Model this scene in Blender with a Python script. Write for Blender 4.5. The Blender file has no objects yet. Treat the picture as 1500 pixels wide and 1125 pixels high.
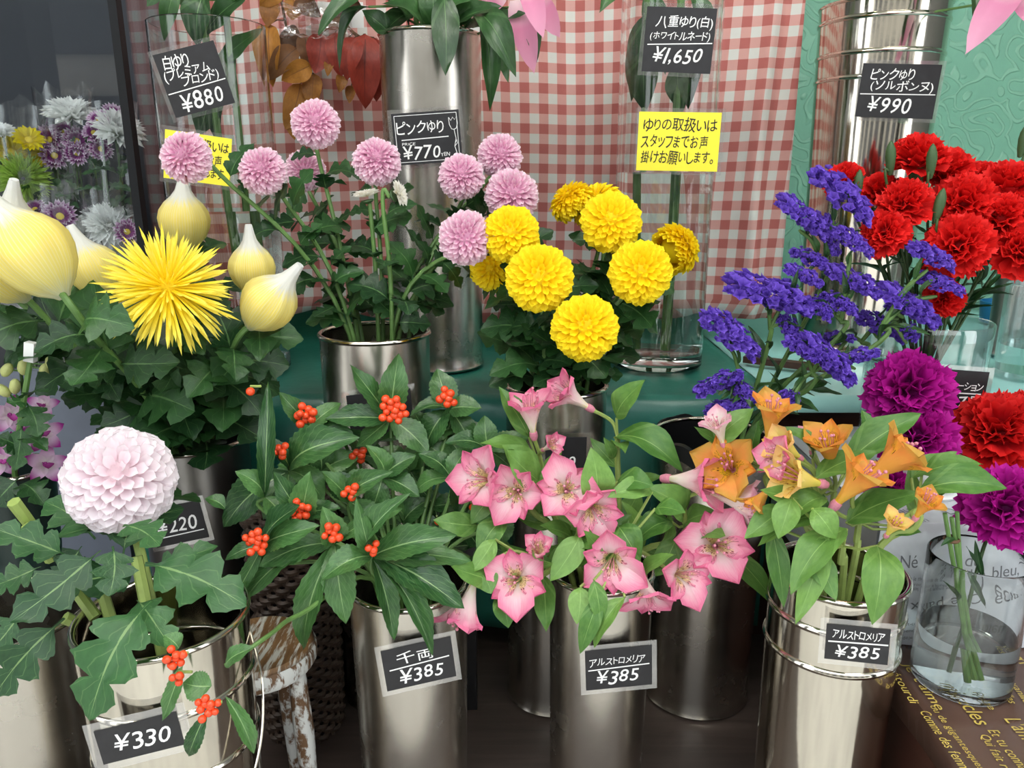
import bpy, math, random
from math import sin, cos, pi, radians, sqrt, atan2
from mathutils import Vector, Matrix, noise as mnoise
random.seed(7)
SC = bpy.context.scene
COL = SC.collection
V = Vector
# ---------------------------------------------------------------- camera
F, PITCH, CAMZ = 1133.0, radians(15), 0.8          # focal length in photo pixels; z = 0 is the wooden platform
cam = bpy.data.objects.new('camera', bpy.data.cameras.new('camera')); COL.objects.link(cam)
cam.data.sensor_width = 36; cam.data.lens = 36*F/1500; cam.data.clip_start = .02
cam.location = (0, 0, CAMZ); cam.rotation_euler = (pi/2-PITCH, 0, 0)
SC.camera = cam
# ---------------------------------------------------------------- world (overcast daylight) and exposure
w = bpy.data.worlds.new('overcast_sky'); SC.world = w; w.use_nodes = True
bg = w.node_tree.nodes['Background']; bg.inputs[0].default_value = (.94, .97, 1, 1); bg.inputs[1].default_value = 2.1
SC.view_settings.view_transform = 'Standard'; SC.view_settings.look = 'None'
SC.view_settings.gamma = 1; SC.view_settings.use_curve_mapping = False
SC.view_settings.exposure = 0.55

# ---------------------------------------------------------------- helpers
CAMP = V((0, 0, CAMZ))
def ray(px, py):
    u = (px-750)/F; v = (562.5-py)/F
    return V((u, cos(PITCH)+v*sin(PITCH), -sin(PITCH)+v*cos(PITCH)))
def P(px, py, Y):                                   # photo pixel + distance from the camera plane -> world point
    d = ray(px, py); return CAMP+d*(Y/d.y)
def PZ(px, py, z):                                  # photo pixel on a horizontal surface
    d = ray(px, py); return CAMP+d*((z-CAMZ)/d.z)
def mpp(p):                                         # metres per photo pixel at a world point
    q = p-CAMP; return (q.y*cos(PITCH)-q.z*sin(PITCH))/F
def face(p, a=0, b=0, c=1):                         # direction: a right, b up, c towards the viewer's side
    return (V((1, 0, 0))*a+V((0, 0, 1))*b+(CAMP-p).normalized()*c).normalized()
def lin(c):
    return tuple(((x/255)/12.92 if x/255 <= .04045 else ((x/255+.055)/1.055)**2.4) for x in c)+(1,)
WM = {}
def link(o, parent, M):
    COL.objects.link(o)
    if parent is not None:
        o.parent = parent
        o.matrix_basis = WM[parent.name].inverted() @ M
    else:
        o.matrix_basis = M
    WM[o.name] = M.copy()
    return o
def thing(name, label, cat, loc, group=None):
    o = bpy.data.objects.new(name, None); o.empty_display_size = .02
    link(o, None, Matrix.Translation(loc)); o['label'] = label; o['category'] = cat
    if group: o['group'] = group
    return o
def tag(o, label, cat, group=None):
    o['label'] = label; o['category'] = cat
    if group: o['group'] = group
    return o
def put(name, mesh, parent=None, M=None, mat=None):
    o = bpy.data.objects.new(name, mesh)
    if mat is not None and len(mesh.materials) == 0: mesh.materials.append(mat)
    return link(o, parent, M if M is not None else Matrix.Identity(4))
def struct(o): o['kind'] = 'structure'; return o
class MB:
    def __init__(s): s.v = []; s.f = []; s.uv = []
    def grid(s, rows, uvs=None, closed=False):       # rows of points
        b = len(s.v); n = len(rows[0])
        for i, r in enumerate(rows):
            for j, p in enumerate(r):
                s.v.append(tuple(p)); s.uv.append(uvs[i][j] if uvs else (i/max(1, len(rows)-1), j/max(1, n-1)))
        for i in range(len(rows)-1):
            for j in range(n if closed else n-1):
                k = (j+1) % n
                s.f.append((b+i*n+j, b+i*n+k, b+(i+1)*n+k, b+(i+1)*n+j))
        return s
    def box(s, lo, hi, M=None):
        b = len(s.v); c = [V((x, y, z)) for x in (lo[0], hi[0]) for y in (lo[1], hi[1]) for z in (lo[2], hi[2])]
        for p in c: s.v.append(tuple(M @ p if M else p)); s.uv.append((p[0], p[2]))
        for q in ((0, 1, 3, 2), (4, 6, 7, 5), (0, 4, 5, 1), (2, 3, 7, 6), (0, 2, 6, 4), (1, 5, 7, 3)): s.f.append(tuple(b+i for i in q))
        return s
    def tube(s, pts, rad, n=6, cap=True):
        pts = [V(p) for p in pts]; m = len(pts)
        if not hasattr(rad, '__len__'): rad = [rad]*m
        t0 = (pts[1]-pts[0]).normalized(); nrm = t0.orthogonal().normalized(); rows = []
        for i, p in enumerate(pts):
            t = (pts[min(i+1, m-1)]-pts[max(i-1, 0)])
            t = t.normalized() if t.length > 1e-9 else t0
            nrm = (nrm-t*nrm.dot(t)); nrm = nrm.normalized() if nrm.length > 1e-6 else t.orthogonal().normalized()
            bn = t.cross(nrm)
            rows.append([p+(nrm*cos(2*pi*k/n)+bn*sin(2*pi*k/n))*rad[i] for k in range(n)])
        b = len(s.v); s.grid(rows, closed=True)
        if cap:
            s.f.append(tuple(b+k for k in range(n))[::-1]); e = b+(m-1)*n; s.f.append(tuple(e+k for k in range(n)))
        return s
    def lathe(s, prof, n=48, c=(0, 0, 0), close=False):
        rows = [[(c[0]+r*cos(2*pi*k/n), c[1]+r*sin(2*pi*k/n), c[2]+z) for k in range(n)] for r, z in prof]
        if close: rows.append(rows[0])
        return s.grid(rows, closed=True)
    def sphere(s, c, r, nu=10, nv=6, sq=(1, 1, 1)):
        rows = []
        for i in range(nv+1):
            th = pi*i/nv
            rows.append([(c[0]+r*sq[0]*sin(th)*cos(2*pi*k/nu), c[1]+r*sq[1]*sin(th)*sin(2*pi*k/nu), c[2]+r*sq[2]*cos(th)) for k in range(nu)])
        return s.grid(rows, closed=True)
    def add(s, other, M):
        b = len(s.v); s.v += [tuple(M @ V(p)) for p in other.v]; s.uv += other.uv; s.f += [tuple(b+i for i in q) for q in other.f]; return s
    def mesh(s, name, mat=None, smooth=True):
        me = bpy.data.meshes.new(name); me.from_pydata(s.v, [], s.f)
        uvl = me.uv_layers.new(name='UVMap'); li = [0]*len(me.loops); me.loops.foreach_get('vertex_index', li)
        flat = [c for i in li for c in s.uv[i]]; uvl.data.foreach_set('uv', flat)
        if smooth: me.polygons.foreach_set('use_smooth', [True]*len(me.polygons))
        if mat: me.materials.append(mat)
        me.update()
        if smooth: me.set_sharp_from_angle(angle=radians(48))
        return me
    def build(s, name, mat, parent=None, smooth=True, M=None): return put(name, s.mesh(name, mat, smooth), parent, M)
def frame(o, x, z):                                  # matrix with X axis along x, Z axis near z
    x = x.normalized(); z = z-x*z.dot(x)
    z = z.normalized() if z.length > 1e-6 else x.orthogonal().normalized()
    y = z.cross(x); return Matrix(((x.x, y.x, z.x, o.x), (x.y, y.y, z.y, o.y), (x.z, y.z, z.z, o.z), (0, 0, 0, 1)))
def zframe(o, z, roll=0):                            # matrix with Z axis along z
    z = z.normalized(); x = V((0, 0, 1)).cross(z)
    x = x.normalized() if x.length > 1e-4 else V((1, 0, 0))
    return frame(o, x, z) @ Matrix.Rotation(roll, 4, 'Z')
def curve(pts, n=6):                                 # Catmull-Rom through points
    pts = [V(p) for p in pts]; q = [pts[0]*2-pts[1]]+pts+[pts[-1]*2-pts[-2]]; out = []
    for i in range(1, len(q)-2):
        for k in range(n):
            t = k/n; a, b, c, d = q[i-1:i+3]
            out.append(.5*((2*b)+(c-a)*t+(2*a-5*b+4*c-d)*t*t+(3*b-a-3*c+d)*t**3))
    return out+[pts[-1]]
def rnd(a, b): return random.uniform(a, b)
def rv(s=1): return V((rnd(-s, s), rnd(-s, s), rnd(-s, s)))

# ---------------------------------------------------------------- materials
class NT:
    def __init__(s, name):
        s.m = bpy.data.materials.new(name); s.m.use_nodes = True; s.t = s.m.node_tree; s.n = s.t.nodes; s.b = s.n['Principled BSDF']; s.out = s.n['Material Output']
    def new(s, typ, **kw):
        n = s.n.new(typ)
        for k, v in kw.items():
            if k.startswith('i_'):
                key = k[2:]; key = int(key) if key.isdigit() else key.replace('_', ' ')
                n.inputs[key].default_value = v
            else: setattr(n, k, v)
        return n
    def l(s, a, b): s.t.links.new(a, b)
    def math(s, op, a, b=None, c=None):
        n = s.n.new('ShaderNodeMath'); n.operation = op
        for i, x in enumerate((a, b, c)):
            if x is None: continue
            if isinstance(x, (int, float)): n.inputs[i].default_value = x
            else: s.l(x, n.inputs[i])
        return n.outputs[0]
    def mix(s, fac, a, b, mode='MIX'):
        n = s.n.new('ShaderNodeMix'); n.data_type = 'RGBA'; n.blend_type = mode
        for i, x in ((0, fac), (6, a), (7, b)):
            if isinstance(x, (int, float)): n.inputs[i].default_value = x
            elif isinstance(x, tuple): n.inputs[i].default_value = x
            else: s.l(x, n.inputs[i])
        return n.outputs[2]
    def uv(s):
        u = s.new('ShaderNodeTexCoord'); x = s.new('ShaderNodeSeparateXYZ'); s.l(u.outputs['UV'], x.inputs[0]); return x.outputs[0], x.outputs[1]
    def tex(s, which='Object', scale=(1, 1, 1)):
        u = s.new('ShaderNodeTexCoord'); mp = s.new('ShaderNodeMapping'); mp.inputs[3].default_value = scale; s.l(u.outputs[which], mp.inputs[0]); return mp.outputs[0]
    def noise(s, vec, scale, detail=3, rough=.5, dist=0):
        n = s.new('ShaderNodeTexNoise'); n.inputs['Scale'].default_value = scale; n.inputs['Detail'].default_value = detail
        n.inputs['Roughness'].default_value = rough; n.inputs['Distortion'].default_value = dist
        if vec is not None: s.l(vec, n.inputs[0])
        return n.outputs[0]
    def ramp(s, fac, stops):
        n = s.new('ShaderNodeValToRGB'); e = n.color_ramp.elements
        while len(e) < len(stops): e.new(.5)
        for k, (p, c) in enumerate(stops): e[k].position = p; e[k].color = c if isinstance(c, tuple) else (c, c, c, 1)
        s.l(fac, n.inputs[0]); return n.outputs[0]
    def bump(s, h, strength=.3, dist=.002):
        n = s.new('ShaderNodeBump'); n.inputs['Strength'].default_value = strength; n.inputs['Distance'].default_value = dist; s.l(h, n.inputs['Height']); s.l(n.outputs[0], s.b.inputs['Normal'])
    def set(s, **kw):
        for k, v in kw.items(): s.b.inputs[k.replace('_', ' ')].default_value = v
        return s
    def col(s, x):
        if isinstance(x, tuple): s.b.inputs['Base Color'].default_value = x
        else: s.l(x, s.b.inputs['Base Color'])
    def translucent(s, colr, fac):
        t = s.new('ShaderNodeBsdfTranslucent'); mx = s.new('ShaderNodeMixShader'); mx.inputs[0].default_value = fac
        if isinstance(colr, tuple): t.inputs[0].default_value = colr
        else: s.l(colr, t.inputs[0])
        s.l(s.b.outputs[0], mx.inputs[1]); s.l(t.outputs[0], mx.inputs[2]); s.l(mx.outputs[0], s.out.inputs[0])
def plain(name, c, rough=.5, metal=0, var=.12, scale=20, bump=0, spec=.5, coat=0):
    k = NT(name); a = lin(c); n = k.noise(k.tex(), scale)
    k.col(k.mix(k.ramp(n, [(.3, 0.), (.7, 1.)]), tuple(x*(1-var) for x in a[:3])+(1,), tuple(min(1, x*(1+var)) for x in a[:3])+(1,)))
    k.set(Roughness=rough, Metallic=metal); k.b.inputs['Specular IOR Level'].default_value = spec; k.b.inputs['Coat Weight'].default_value = coat
    if bump: k.bump(n, bump)
    return k.m
def leafmat(name, dark, light, vein, rough=.42, nv=7, trans=.18, veinw=.05):
    k = NT(name); u, v = k.uv(); s = k.math('ABSOLUTE', k.math('SUBTRACT', v, .5))
    oi = k.new('ShaderNodeObjectInfo')
    n = k.noise(k.tex('Object', (1, 1, 1)), 9, 4)
    f = k.math('ADD', k.math('MULTIPLY', oi.outputs['Random'], .75), k.math('MULTIPLY', k.math('SUBTRACT', n, .5), .8))
    base = k.mix(k.ramp(f, [(0., 0.), (1., 1.)]), lin(dark), lin(light))
    rib = k.math('LESS_THAN', s, k.math('MULTIPLY', k.math('SUBTRACT', 1.15, u), veinw*.55))
    sv = k.math('FRACT', k.math('MULTIPLY', k.math('SUBTRACT', u, k.math('MULTIPLY', s, .75)), nv))
    side = k.math('MULTIPLY', k.math('LESS_THAN', sv, .09), .2)
    fac = k.math('MAXIMUM', k.math('MULTIPLY', rib, .75), side)
    c = k.mix(fac, base, lin(vein)); k.col(c); k.set(Roughness=rough)
    k.bump(k.math('ADD', k.math('MULTIPLY', sv, .5), n), .35, .002)
    k.translucent(c, trans); return k.m
def petalmat(name, stops, rough=.55, trans=.25, jit=.12):
    k = NT(name); u, v = k.uv(); oi = k.new('ShaderNodeObjectInfo')
    n = k.noise(k.tex('UV', (3, 40, 1)), 3, 2)
    f = k.math('ADD', u, k.math('MULTIPLY', k.math('SUBTRACT', n, .5), jit))
    c = k.ramp(f, [(p, lin(q)) for p, q in stops]); k.col(c); k.set(Roughness=rough); k.b.inputs['Specular IOR Level'].default_value = .25
    k.translucent(c, trans); return k.m
def clearmat(name, tint=(1, 1, 1, 1), lo=.06, hi=.75, rough=.06, wob=.25):
    k = NT(name); t = k.new('ShaderNodeBsdfTransparent'); t.inputs[0].default_value = tint
    g = k.new('ShaderNodeBsdfGlossy'); g.inputs['Roughness'].default_value = rough; g.inputs[0].default_value = (1, 1, 1, 1)
    lw = k.new('ShaderNodeLayerWeight'); lw.inputs[0].default_value = .35
    fac = k.math('ADD', k.math('MULTIPLY', lw.outputs['Facing'], hi-lo), lo)
    n = k.noise(k.tex('Object'), 25, 2); bm = k.new('ShaderNodeBump'); bm.inputs['Strength'].default_value = wob; bm.inputs['Distance'].default_value = .004
    k.l(n, bm.inputs['Height']); k.l(bm.outputs[0], g.inputs['Normal'])
    mx = k.new('ShaderNodeMixShader'); k.l(fac, mx.inputs[0]); k.l(t.outputs[0], mx.inputs[1]); k.l(g.outputs[0], mx.inputs[2]); k.l(mx.outputs[0], k.out.inputs[0]); return k.m
def steelmat(name, c=(205, 200, 190), rough=.2, streak=.22):
    k = NT(name); st = k.noise(k.tex('Object', (1, 1, .035)), 60, 4); bl = k.noise(k.tex('Object'), 14, 4, .6)
    a = lin(c); k.col(k.mix(k.math('MULTIPLY', st, .5), a, tuple(x*.62 for x in a[:3])+(1,)))
    k.set(Metallic=1.0); k.l(k.math('ADD', k.math('MULTIPLY', bl, streak), rough-.06), k.b.inputs['Roughness'])
    k.bump(k.math('ADD', k.math('MULTIPLY', st, .5), bl), .10, .002); return k.m
M = {}
M['steel'] = steelmat('brushed_steel'); M['steel_bright'] = steelmat('polished_steel', (222, 216, 202), .1, .12)
M['steel_dark'] = steelmat('grey_steel', (150, 148, 146), .26, .25)
gl = NT('clear_glass'); gl.set(Roughness=0.0, IOR=1.45); gl.b.inputs['Transmission Weight'].default_value = 1; gl.col((.97, 1, .99, 1)); M['glass'] = gl.m
wa = NT('water'); wa.set(Roughness=0.0, IOR=1.33); wa.b.inputs['Transmission Weight'].default_value = 1; wa.col((.96, 1, .98, 1)); M['water'] = wa.m
M['acrylic'] = clearmat('clear_acrylic', (.93, .97, .97, 1), .05, .6, .05, .02)
M['cello'] = clearmat('cellophane', (.985, .985, .99, 1), .04, .5, .12)
M['sleeve'] = clearmat('plastic_sleeve', (.97, .97, .97, 1), .14, .6, .15)
M['pane'] = clearmat('case_glass', (.95, .97, .97, 1), .02, .2, .01, 0)
M['chalk'] = plain('chalkboard_black', (30, 30, 33), .45, var=.25, scale=60)
M['white_ink'] = plain('white_marker', (240, 240, 238), .6, var=.03)
M['black_ink'] = plain('black_marker', (22, 22, 24), .5, var=.05)
M['yellow_card'] = plain('yellow_paper', (246, 233, 60), .6, var=.04)
M['white'] = plain('white_plastic', (228, 230, 228), .4, var=.04)
M['black'] = plain('black_plastic', (18, 18, 20), .35)
M['blue'] = plain('blue_plastic', (25, 110, 160), .4)
M['grey_metal'] = plain('grey_painted_metal', (96, 104, 118), .45, var=.06)
M['dark_metal'] = plain('dark_case_metal', (20, 22, 25), .6, spec=.25)
M['case_back'] = plain('case_back_panel', (36, 39, 48), .35, var=.06, scale=3)
M['stem'] = plain('green_stem', (92, 128, 66), .5, var=.25, scale=40)
M['stem_dark'] = plain('dark_green_stem', (58, 86, 44), .5, var=.25, scale=40)
M['stem_pale'] = plain('pale_green_stem', (140, 160, 84), .5, var=.2, scale=40)
M['twig'] = plain('brown_twig', (92, 66, 44), .7, var=.3, scale=40)
M['leaf_mum'] = leafmat('mum_leaf', (24, 58, 28), (54, 100, 46), (98, 136, 80), .45, 5)
M['leaf_mumbig'] = leafmat('big_mum_leaf', (32, 70, 38), (62, 110, 58), (132, 164, 104), .45, 5)
M['leaf_sen'] = leafmat('glossy_serrated_leaf', (34, 74, 36), (92, 138, 74), (150, 184, 122), .3, 9)
M['leaf_als'] = leafmat('alstroemeria_leaf', (72, 118, 48), (122, 164, 78), (150, 188, 106), .42, 1, .25, .03)
M['leaf_lily'] = leafmat('lily_leaf', (34, 66, 32), (66, 108, 56), (108, 146, 92), .34, 1, .15, .03)
M['leaf_gold'] = leafmat('golden_autumn_leaf', (128, 82, 30), (196, 136, 52), (120, 76, 36), .55, 8, .3)
M['leaf_red'] = leafmat('red_autumn_leaf', (104, 34, 24), (172, 62, 44), (96, 34, 26), .5, 8, .25)
M['leaf_brown'] = leafmat('brown_autumn_leaf', (70, 44, 22), (112, 72, 34), (70, 44, 26), .6, 8, .2)
# ================================================================ the setting
def wood(name, a, b, rough=.4, sc=(2, 26, 26)):
    k = NT(name); n = k.noise(k.tex('Object', sc), 2.2, 6, .6, .6); m2 = k.noise(k.tex('Object'), 5, 4)
    k.col(k.mix(n, lin(a), lin(b))); k.l(k.math('ADD', k.math('MULTIPLY', m2, .35), rough-.15), k.b.inputs['Roughness']); k.bump(n, .15, .002); return k.m
M['floor'] = wood('dark_platform_wood', (38, 30, 27), (84, 72, 66), .42)
M['brownwood'] = wood('dark_brown_wood', (46, 26, 20), (74, 44, 34), .4, (3, 3, 20))
struct(MB().box((-3, .60, -.06), (3, 2.15, 0)).build('floor', M['floor'], smooth=False))
M['pavement'] = plain('grey_pavement', (206, 204, 198), .8, scale=6)
struct(MB().box((-12, -12, -.42), (12, 2.4, -.40)).build('floor_street', M['pavement'], smooth=False))
# back wall with embossed mint-green scroll wallpaper
k = NT('embossed_green_wallpaper')
vec = k.tex('Object', (1, 1, 1)); d = k.new('ShaderNodeTexNoise'); d.inputs['Scale'].default_value = 9; d.inputs['Detail'].default_value = 1; k.l(vec, d.inputs[0])
mx = k.new('ShaderNodeVectorMath', operation='MULTIPLY_ADD'); k.l(d.outputs['Color'], mx.inputs[0]); mx.inputs[1].default_value = (.16, .16, .16); k.l(vec, mx.inputs[2])
vo = k.new('ShaderNodeTexVoronoi'); vo.inputs['Scale'].default_value = 10; k.l(mx.outputs[0], vo.inputs['Vector'])
rings = k.math('SINE', k.math('MULTIPLY', vo.outputs['Distance'], 24)); h = k.ramp(rings, [(.35, 0.), (.8, 1.)])
fine = k.noise(vec, 60, 3)
k.col(k.mix(k.math('MULTIPLY', h, .4), lin((116, 172, 148)), lin((142, 192, 168)))); k.set(Roughness=.42); k.bump(k.math('ADD', h, k.math('MULTIPLY', fine, .3)), .5, .006)
M['wallpaper'] = k.m
struct(MB().box((-3, 2.12, -.4), (3, 2.2, 2.6)).build('wall_back', M['wallpaper'], smooth=False))
M['plaster'] = plain('white_plaster', (196, 194, 188), .8, var=.05)
M['side'] = plain('grey_side_wall', (120, 120, 122), .7, var=.08)
struct(MB().box((-3.1, -.2, -.4), (-3, 2.2, 2.6)).build('wall_left', M['side'], smooth=False))
struct(MB().box((3, -.2, -.4), (3.1, 2.2, 2.6)).build('wall_right', M['side'], smooth=False))
struct(MB().box((-3.1, -.3, 2.6), (3.1, 2.2, 2.68)).build('ceiling', M['plaster'], smooth=False))
# street front opposite (seen only as reflections in the steel)
fw = struct(MB().box((-12, -12.5, -.4), (12, -12, 5.5)).build('wall_street', plain('street_facade', (150, 146, 138), .8, scale=1), smooth=False))
wm = plain('dark_window_glass', (30, 34, 40), .1)
wme = MB().box((-.8, -.05, -1.1), (.8, .05, 1.1)).mesh('window', wm, False)
for i in range(9):
    for z in (1.1, 4.0): put('window', wme, fw, Matrix.Translation((-10+i*2.5, -11.97, z)))
for x in (-1.9, 1.6):  # unseen dark awning posts behind the camera, added to streak the steel's reflections
    struct(MB().box((x-.09, -.48, -.4), (x+.09, -.3, 2.68)).build('unseen_awning_post_1' if x < 0 else 'unseen_awning_post_2', M['dark_metal'], smooth=False))
# ceiling tube lamps
em = NT('lamp_tube'); em.b.inputs['Emission Color'].default_value = (1, .97, .9, 1); em.b.inputs['Emission Strength'].default_value = 42; M['lamp'] = em.m
for i, (x, y) in enumerate(((-.9, .25), (.9, .25))):
    t = thing('ceiling_lamp', ('left' if x < 0 else 'right')+' white fluorescent tube lamp under the shop ceiling', 'lamp', (x, y, 2.56), 'tube lamps under the ceiling')
    MB().box((x-.62, y-.07, 2.55), (x+.62, y+.07, 2.6)).build('housing', M['white'], t, False)
    for s in (-.035, .035): MB().tube([(x-.58, y+s, 2.53), (x+.58, y+s, 2.53)], .014, 10).build('tube', M['lamp'], t)

# gingham curtain
k = NT('red_gingham_cloth'); u, v = k.uv(); sq = 1/.0385
def stripe(x): return k.math('LESS_THAN', k.math('FRACT', k.math('MULTIPLY', x, sq)), .5)
a, b = stripe(u), stripe(v); s = k.math('MULTIPLY', k.math('ADD', a, b), .5)
fine = k.math('MULTIPLY', k.math('ADD', k.math('SINE', k.math('MULTIPLY', u, 5200)), k.math('SINE', k.math('MULTIPLY', v, 5200))), .06)
c = k.ramp(k.math('ADD', s, fine), [(.0, lin((214, 218, 212))), (.5, lin((212, 160, 152))), (1., lin((178, 98, 92)))])
k.col(c); k.set(Roughness=.85); k.bump(k.noise(k.tex('UV', (1, 1, 1)), 400, 2), .1, .001); k.translucent(c, .12); M['gingham'] = k.m
def curtain_y(x, z):
    y = .012*sin(x*19+.6*sin(z*4))+.007*sin(x*47+2*z)+.010*sin(x*7.3+1)
    for x0, a_, w_ in ((.235, .035, .025), (-.12, .02, .02), (-.37, .025, .025), (.5, .02, .02)):
        y -= a_*math.exp(-((x-x0-.01*sin(z*6))/w_)**2)
    return 1.63+y*(1.15-.25*z)
rows = []; uvs = []; NX = 220; NZ = 24; acc = [0]*(NZ+1); prev = None
xs = [-.86+i*(1.42)/NX for i in range(NX+1)]
for j in range(NZ+1):
    z = .515+(1.45-.515)*j/NZ; r = []; q = []; acc = 0
    for i, x in enumerate(xs):
        zz = z+(.012*sin(x*11)+.008*sin(x*29) if j == 0 else .006*sin(x*9)*(1-j/NZ))
        p = V((x, curtain_y(x, zz), zz))
        if i: acc += (p-r[-1]).length
        r.append(p); q.append((acc, zz+.004*sin(x*8)))
    rows.append(r); uvs.append(q)
o = MB().grid(rows, uvs).build('gingham_curtain', M['gingham'])
sm = o.modifiers.new('thickness', 'SOLIDIFY'); sm.thickness = .0015
tag(o, 'red and white gingham curtain hanging behind the flower buckets', 'curtain')

# long table at z = .46 with a green cloth and an aqua cloth
t = thing('display_table', 'dark brown wooden table under the green and aqua cloths', 'table', (0, 1.6, 0))
MB().box((-.635, 1.225, .42), (1.75, 2.08, .447)).build('table_top', M['brownwood'], t, False)
MB().box((.40, 1.235, 0), (1.75, 1.255, .42)).build('front_panel', M['brownwood'], t, False)
for x in (-.6, 1.7):
    for y in (1.3, 2.02): MB().box((x-.03, y-.03, 0), (x+.03, y+.03, .42)).build('leg', M['brownwood'], t, False)
def clothmat(name, a, b, rough, bump):
    k = NT(name); n = k.noise(k.tex('Object', (1, 1, 1)), 7, 3); k.col(k.mix(n, lin(a), lin(b))); k.set(Roughness=rough); k.bump(k.math('ADD', n, k.math('MULTIPLY', k.noise(k.tex('Object'), 40, 3), .25)), bump, .01); return k.m
M['green_cloth'] = clothmat('green_satin_cloth', (26, 96, 84), (48, 128, 112), .36, .3)
M['aqua_cloth'] = clothmat('aqua_plastic_cloth', (140, 205, 202), (176, 226, 222), .3, .2)
def tablecloth(name, x0, x1, zend, mat, label, wav, seed):
    rows = []; n = 70
    path = [(2.07-i*.06, .450) for i in range(15)]+[(1.222, .4495), (1.212, .442)]+[(1.208, .43-i*.03) for i in range(int((.43-zend)/.03)+1)]
    for j, (y, z) in enumerate(path):
        r = []
        for i in range(n+1):
            x = x0+(x1-x0)*i/n; nz = mnoise.noise((x*5+seed, y*5, z*2)); drop = max(0, .449-z)
            if drop <= 0.011: p = (x, y, z+.003+abs(nz)*.006*wav)
            else: p = (x, y-.004-(.5+.5*sin(x*26+seed+1.5*nz))*min(.016, drop*.1)*wav-.006*abs(nz), z)
            r.append(p)
        rows.append(r)
    o = MB().grid(rows).build(name, mat); sm = o.modifiers.new('thickness', 'SOLIDIFY'); sm.thickness = .0015; sm.offset = 1
    return tag(o, label, 'tablecloth')
tablecloth('green_tablecloth', -.64, .43, .03, M['green_cloth'], 'dark green cloth draped over the table below the gingham curtain', 1, 1)
tablecloth('aqua_tablecloth', .435, 1.74, .40, M['aqua_cloth'], 'pale aqua plastic cloth on the table under the red carnations', .5, 5)
MB().box((0, 0, 0), (.16, .02, .012), Matrix.Translation((.435, 1.42, .461)) @ Matrix.Rotation(radians(-32), 4, 'Z')).build('wood_strip', M['brownwood'], smooth=False)
tag(bpy.data.objects['wood_strip'], 'thin brown wooden strip lying at the edge of the green cloth', 'wood strip')
# black post
tag(MB().box((-.0085, -.012, 0), (.0085, .012, .3), Matrix.Translation(PZ(691, 1040, 0)+V((0, .012, 0)))).build('wooden_post', M['black'], smooth=False), 'slim black wooden post on the platform between steel buckets', 'post')
tag(MB().box((-.008, -.012, 0), (.008, .012, .34), Matrix.Translation(PZ(480, 1030, 0)+V((0, .03, 0)))).build('wooden_post', M['black'], smooth=False), 'slim black wooden post beside the dark wicker basket', 'post')

# ---------------------------------------------------------------- lettering
def chars_mesh(body, jitter=1.0, shear=0.0, thin=0.0):
    out = MB(); x = 0
    dg = None
    for ch in body:
        if ch == ' ': x += .35; continue
        c = bpy.data.curves.new('glyph', 'FONT'); c.body = ch; c.size = 1; c.resolution_u = 3; c.offset = thin
        o = bpy.data.objects.new('glyph', c); COL.objects.link(o)
        me = bpy.data.meshes.new_from_object(o.evaluated_get(bpy.context.evaluated_depsgraph_get()))
        vs = [v.co.copy() for v in me.vertices]; fs = [tuple(p.vertices) for p in me.polygons]
        bpy.data.objects.remove(o); bpy.data.curves.remove(c); bpy.data.meshes.remove(me)
        if not vs: x += .3; continue
        x0 = min(v.x for v in vs); x1 = max(v.x for v in vs); wd = x1-x0
        R = Matrix.Rotation(radians(rnd(-7, 7))*jitter, 4, 'Z') @ Matrix.Scale(1+rnd(-.1, .1)*jitter, 4)
        b = len(out.v); dy = rnd(-.05, .05)*jitter
        for v in vs:
            q = R @ V((v.x-x0-wd/2, v.y-.38, 0)); out.v.append((x+wd/2+q.x+shear*q.y, q.y+.38+dy, 0)); out.uv.append((0, 0))
        out.f += [tuple(b+i for i in f) for f in fs]; x += wd+.09
    return out
_tc = {}
def lettering(parent, body, box, Mw, mat, jitter=1, shear=0, thin=0.0, name='lettering', zoff=.0004):
    key = (body, jitter, shear, thin)
    m = chars_mesh(*key)
    xs = [v[0] for v in m.v]; ys = [v[1] for v in m.v]; x0, x1, y0, y1 = min(xs), max(xs), min(ys), max(ys)
    bx0, by0, bx1, by1 = box; sx = (bx1-bx0)/(x1-x0); sy = (by1-by0)/(y1-y0)
    m.v = [(bx0+(v[0]-x0)*sx, by0+(v[1]-y0)*sy, zoff) for v in m.v]
    return m.build(name, mat, parent, False, Mw)
def stroke(parent, pts, wid, Mw, mat, name='ruled_line', zoff=.0004):
    m = MB(); m.grid([[(x, y-wid/2, zoff), (x, y+wid/2, zoff)] for x, y in pts]); return m.build(name, mat, parent, False, Mw)
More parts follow.
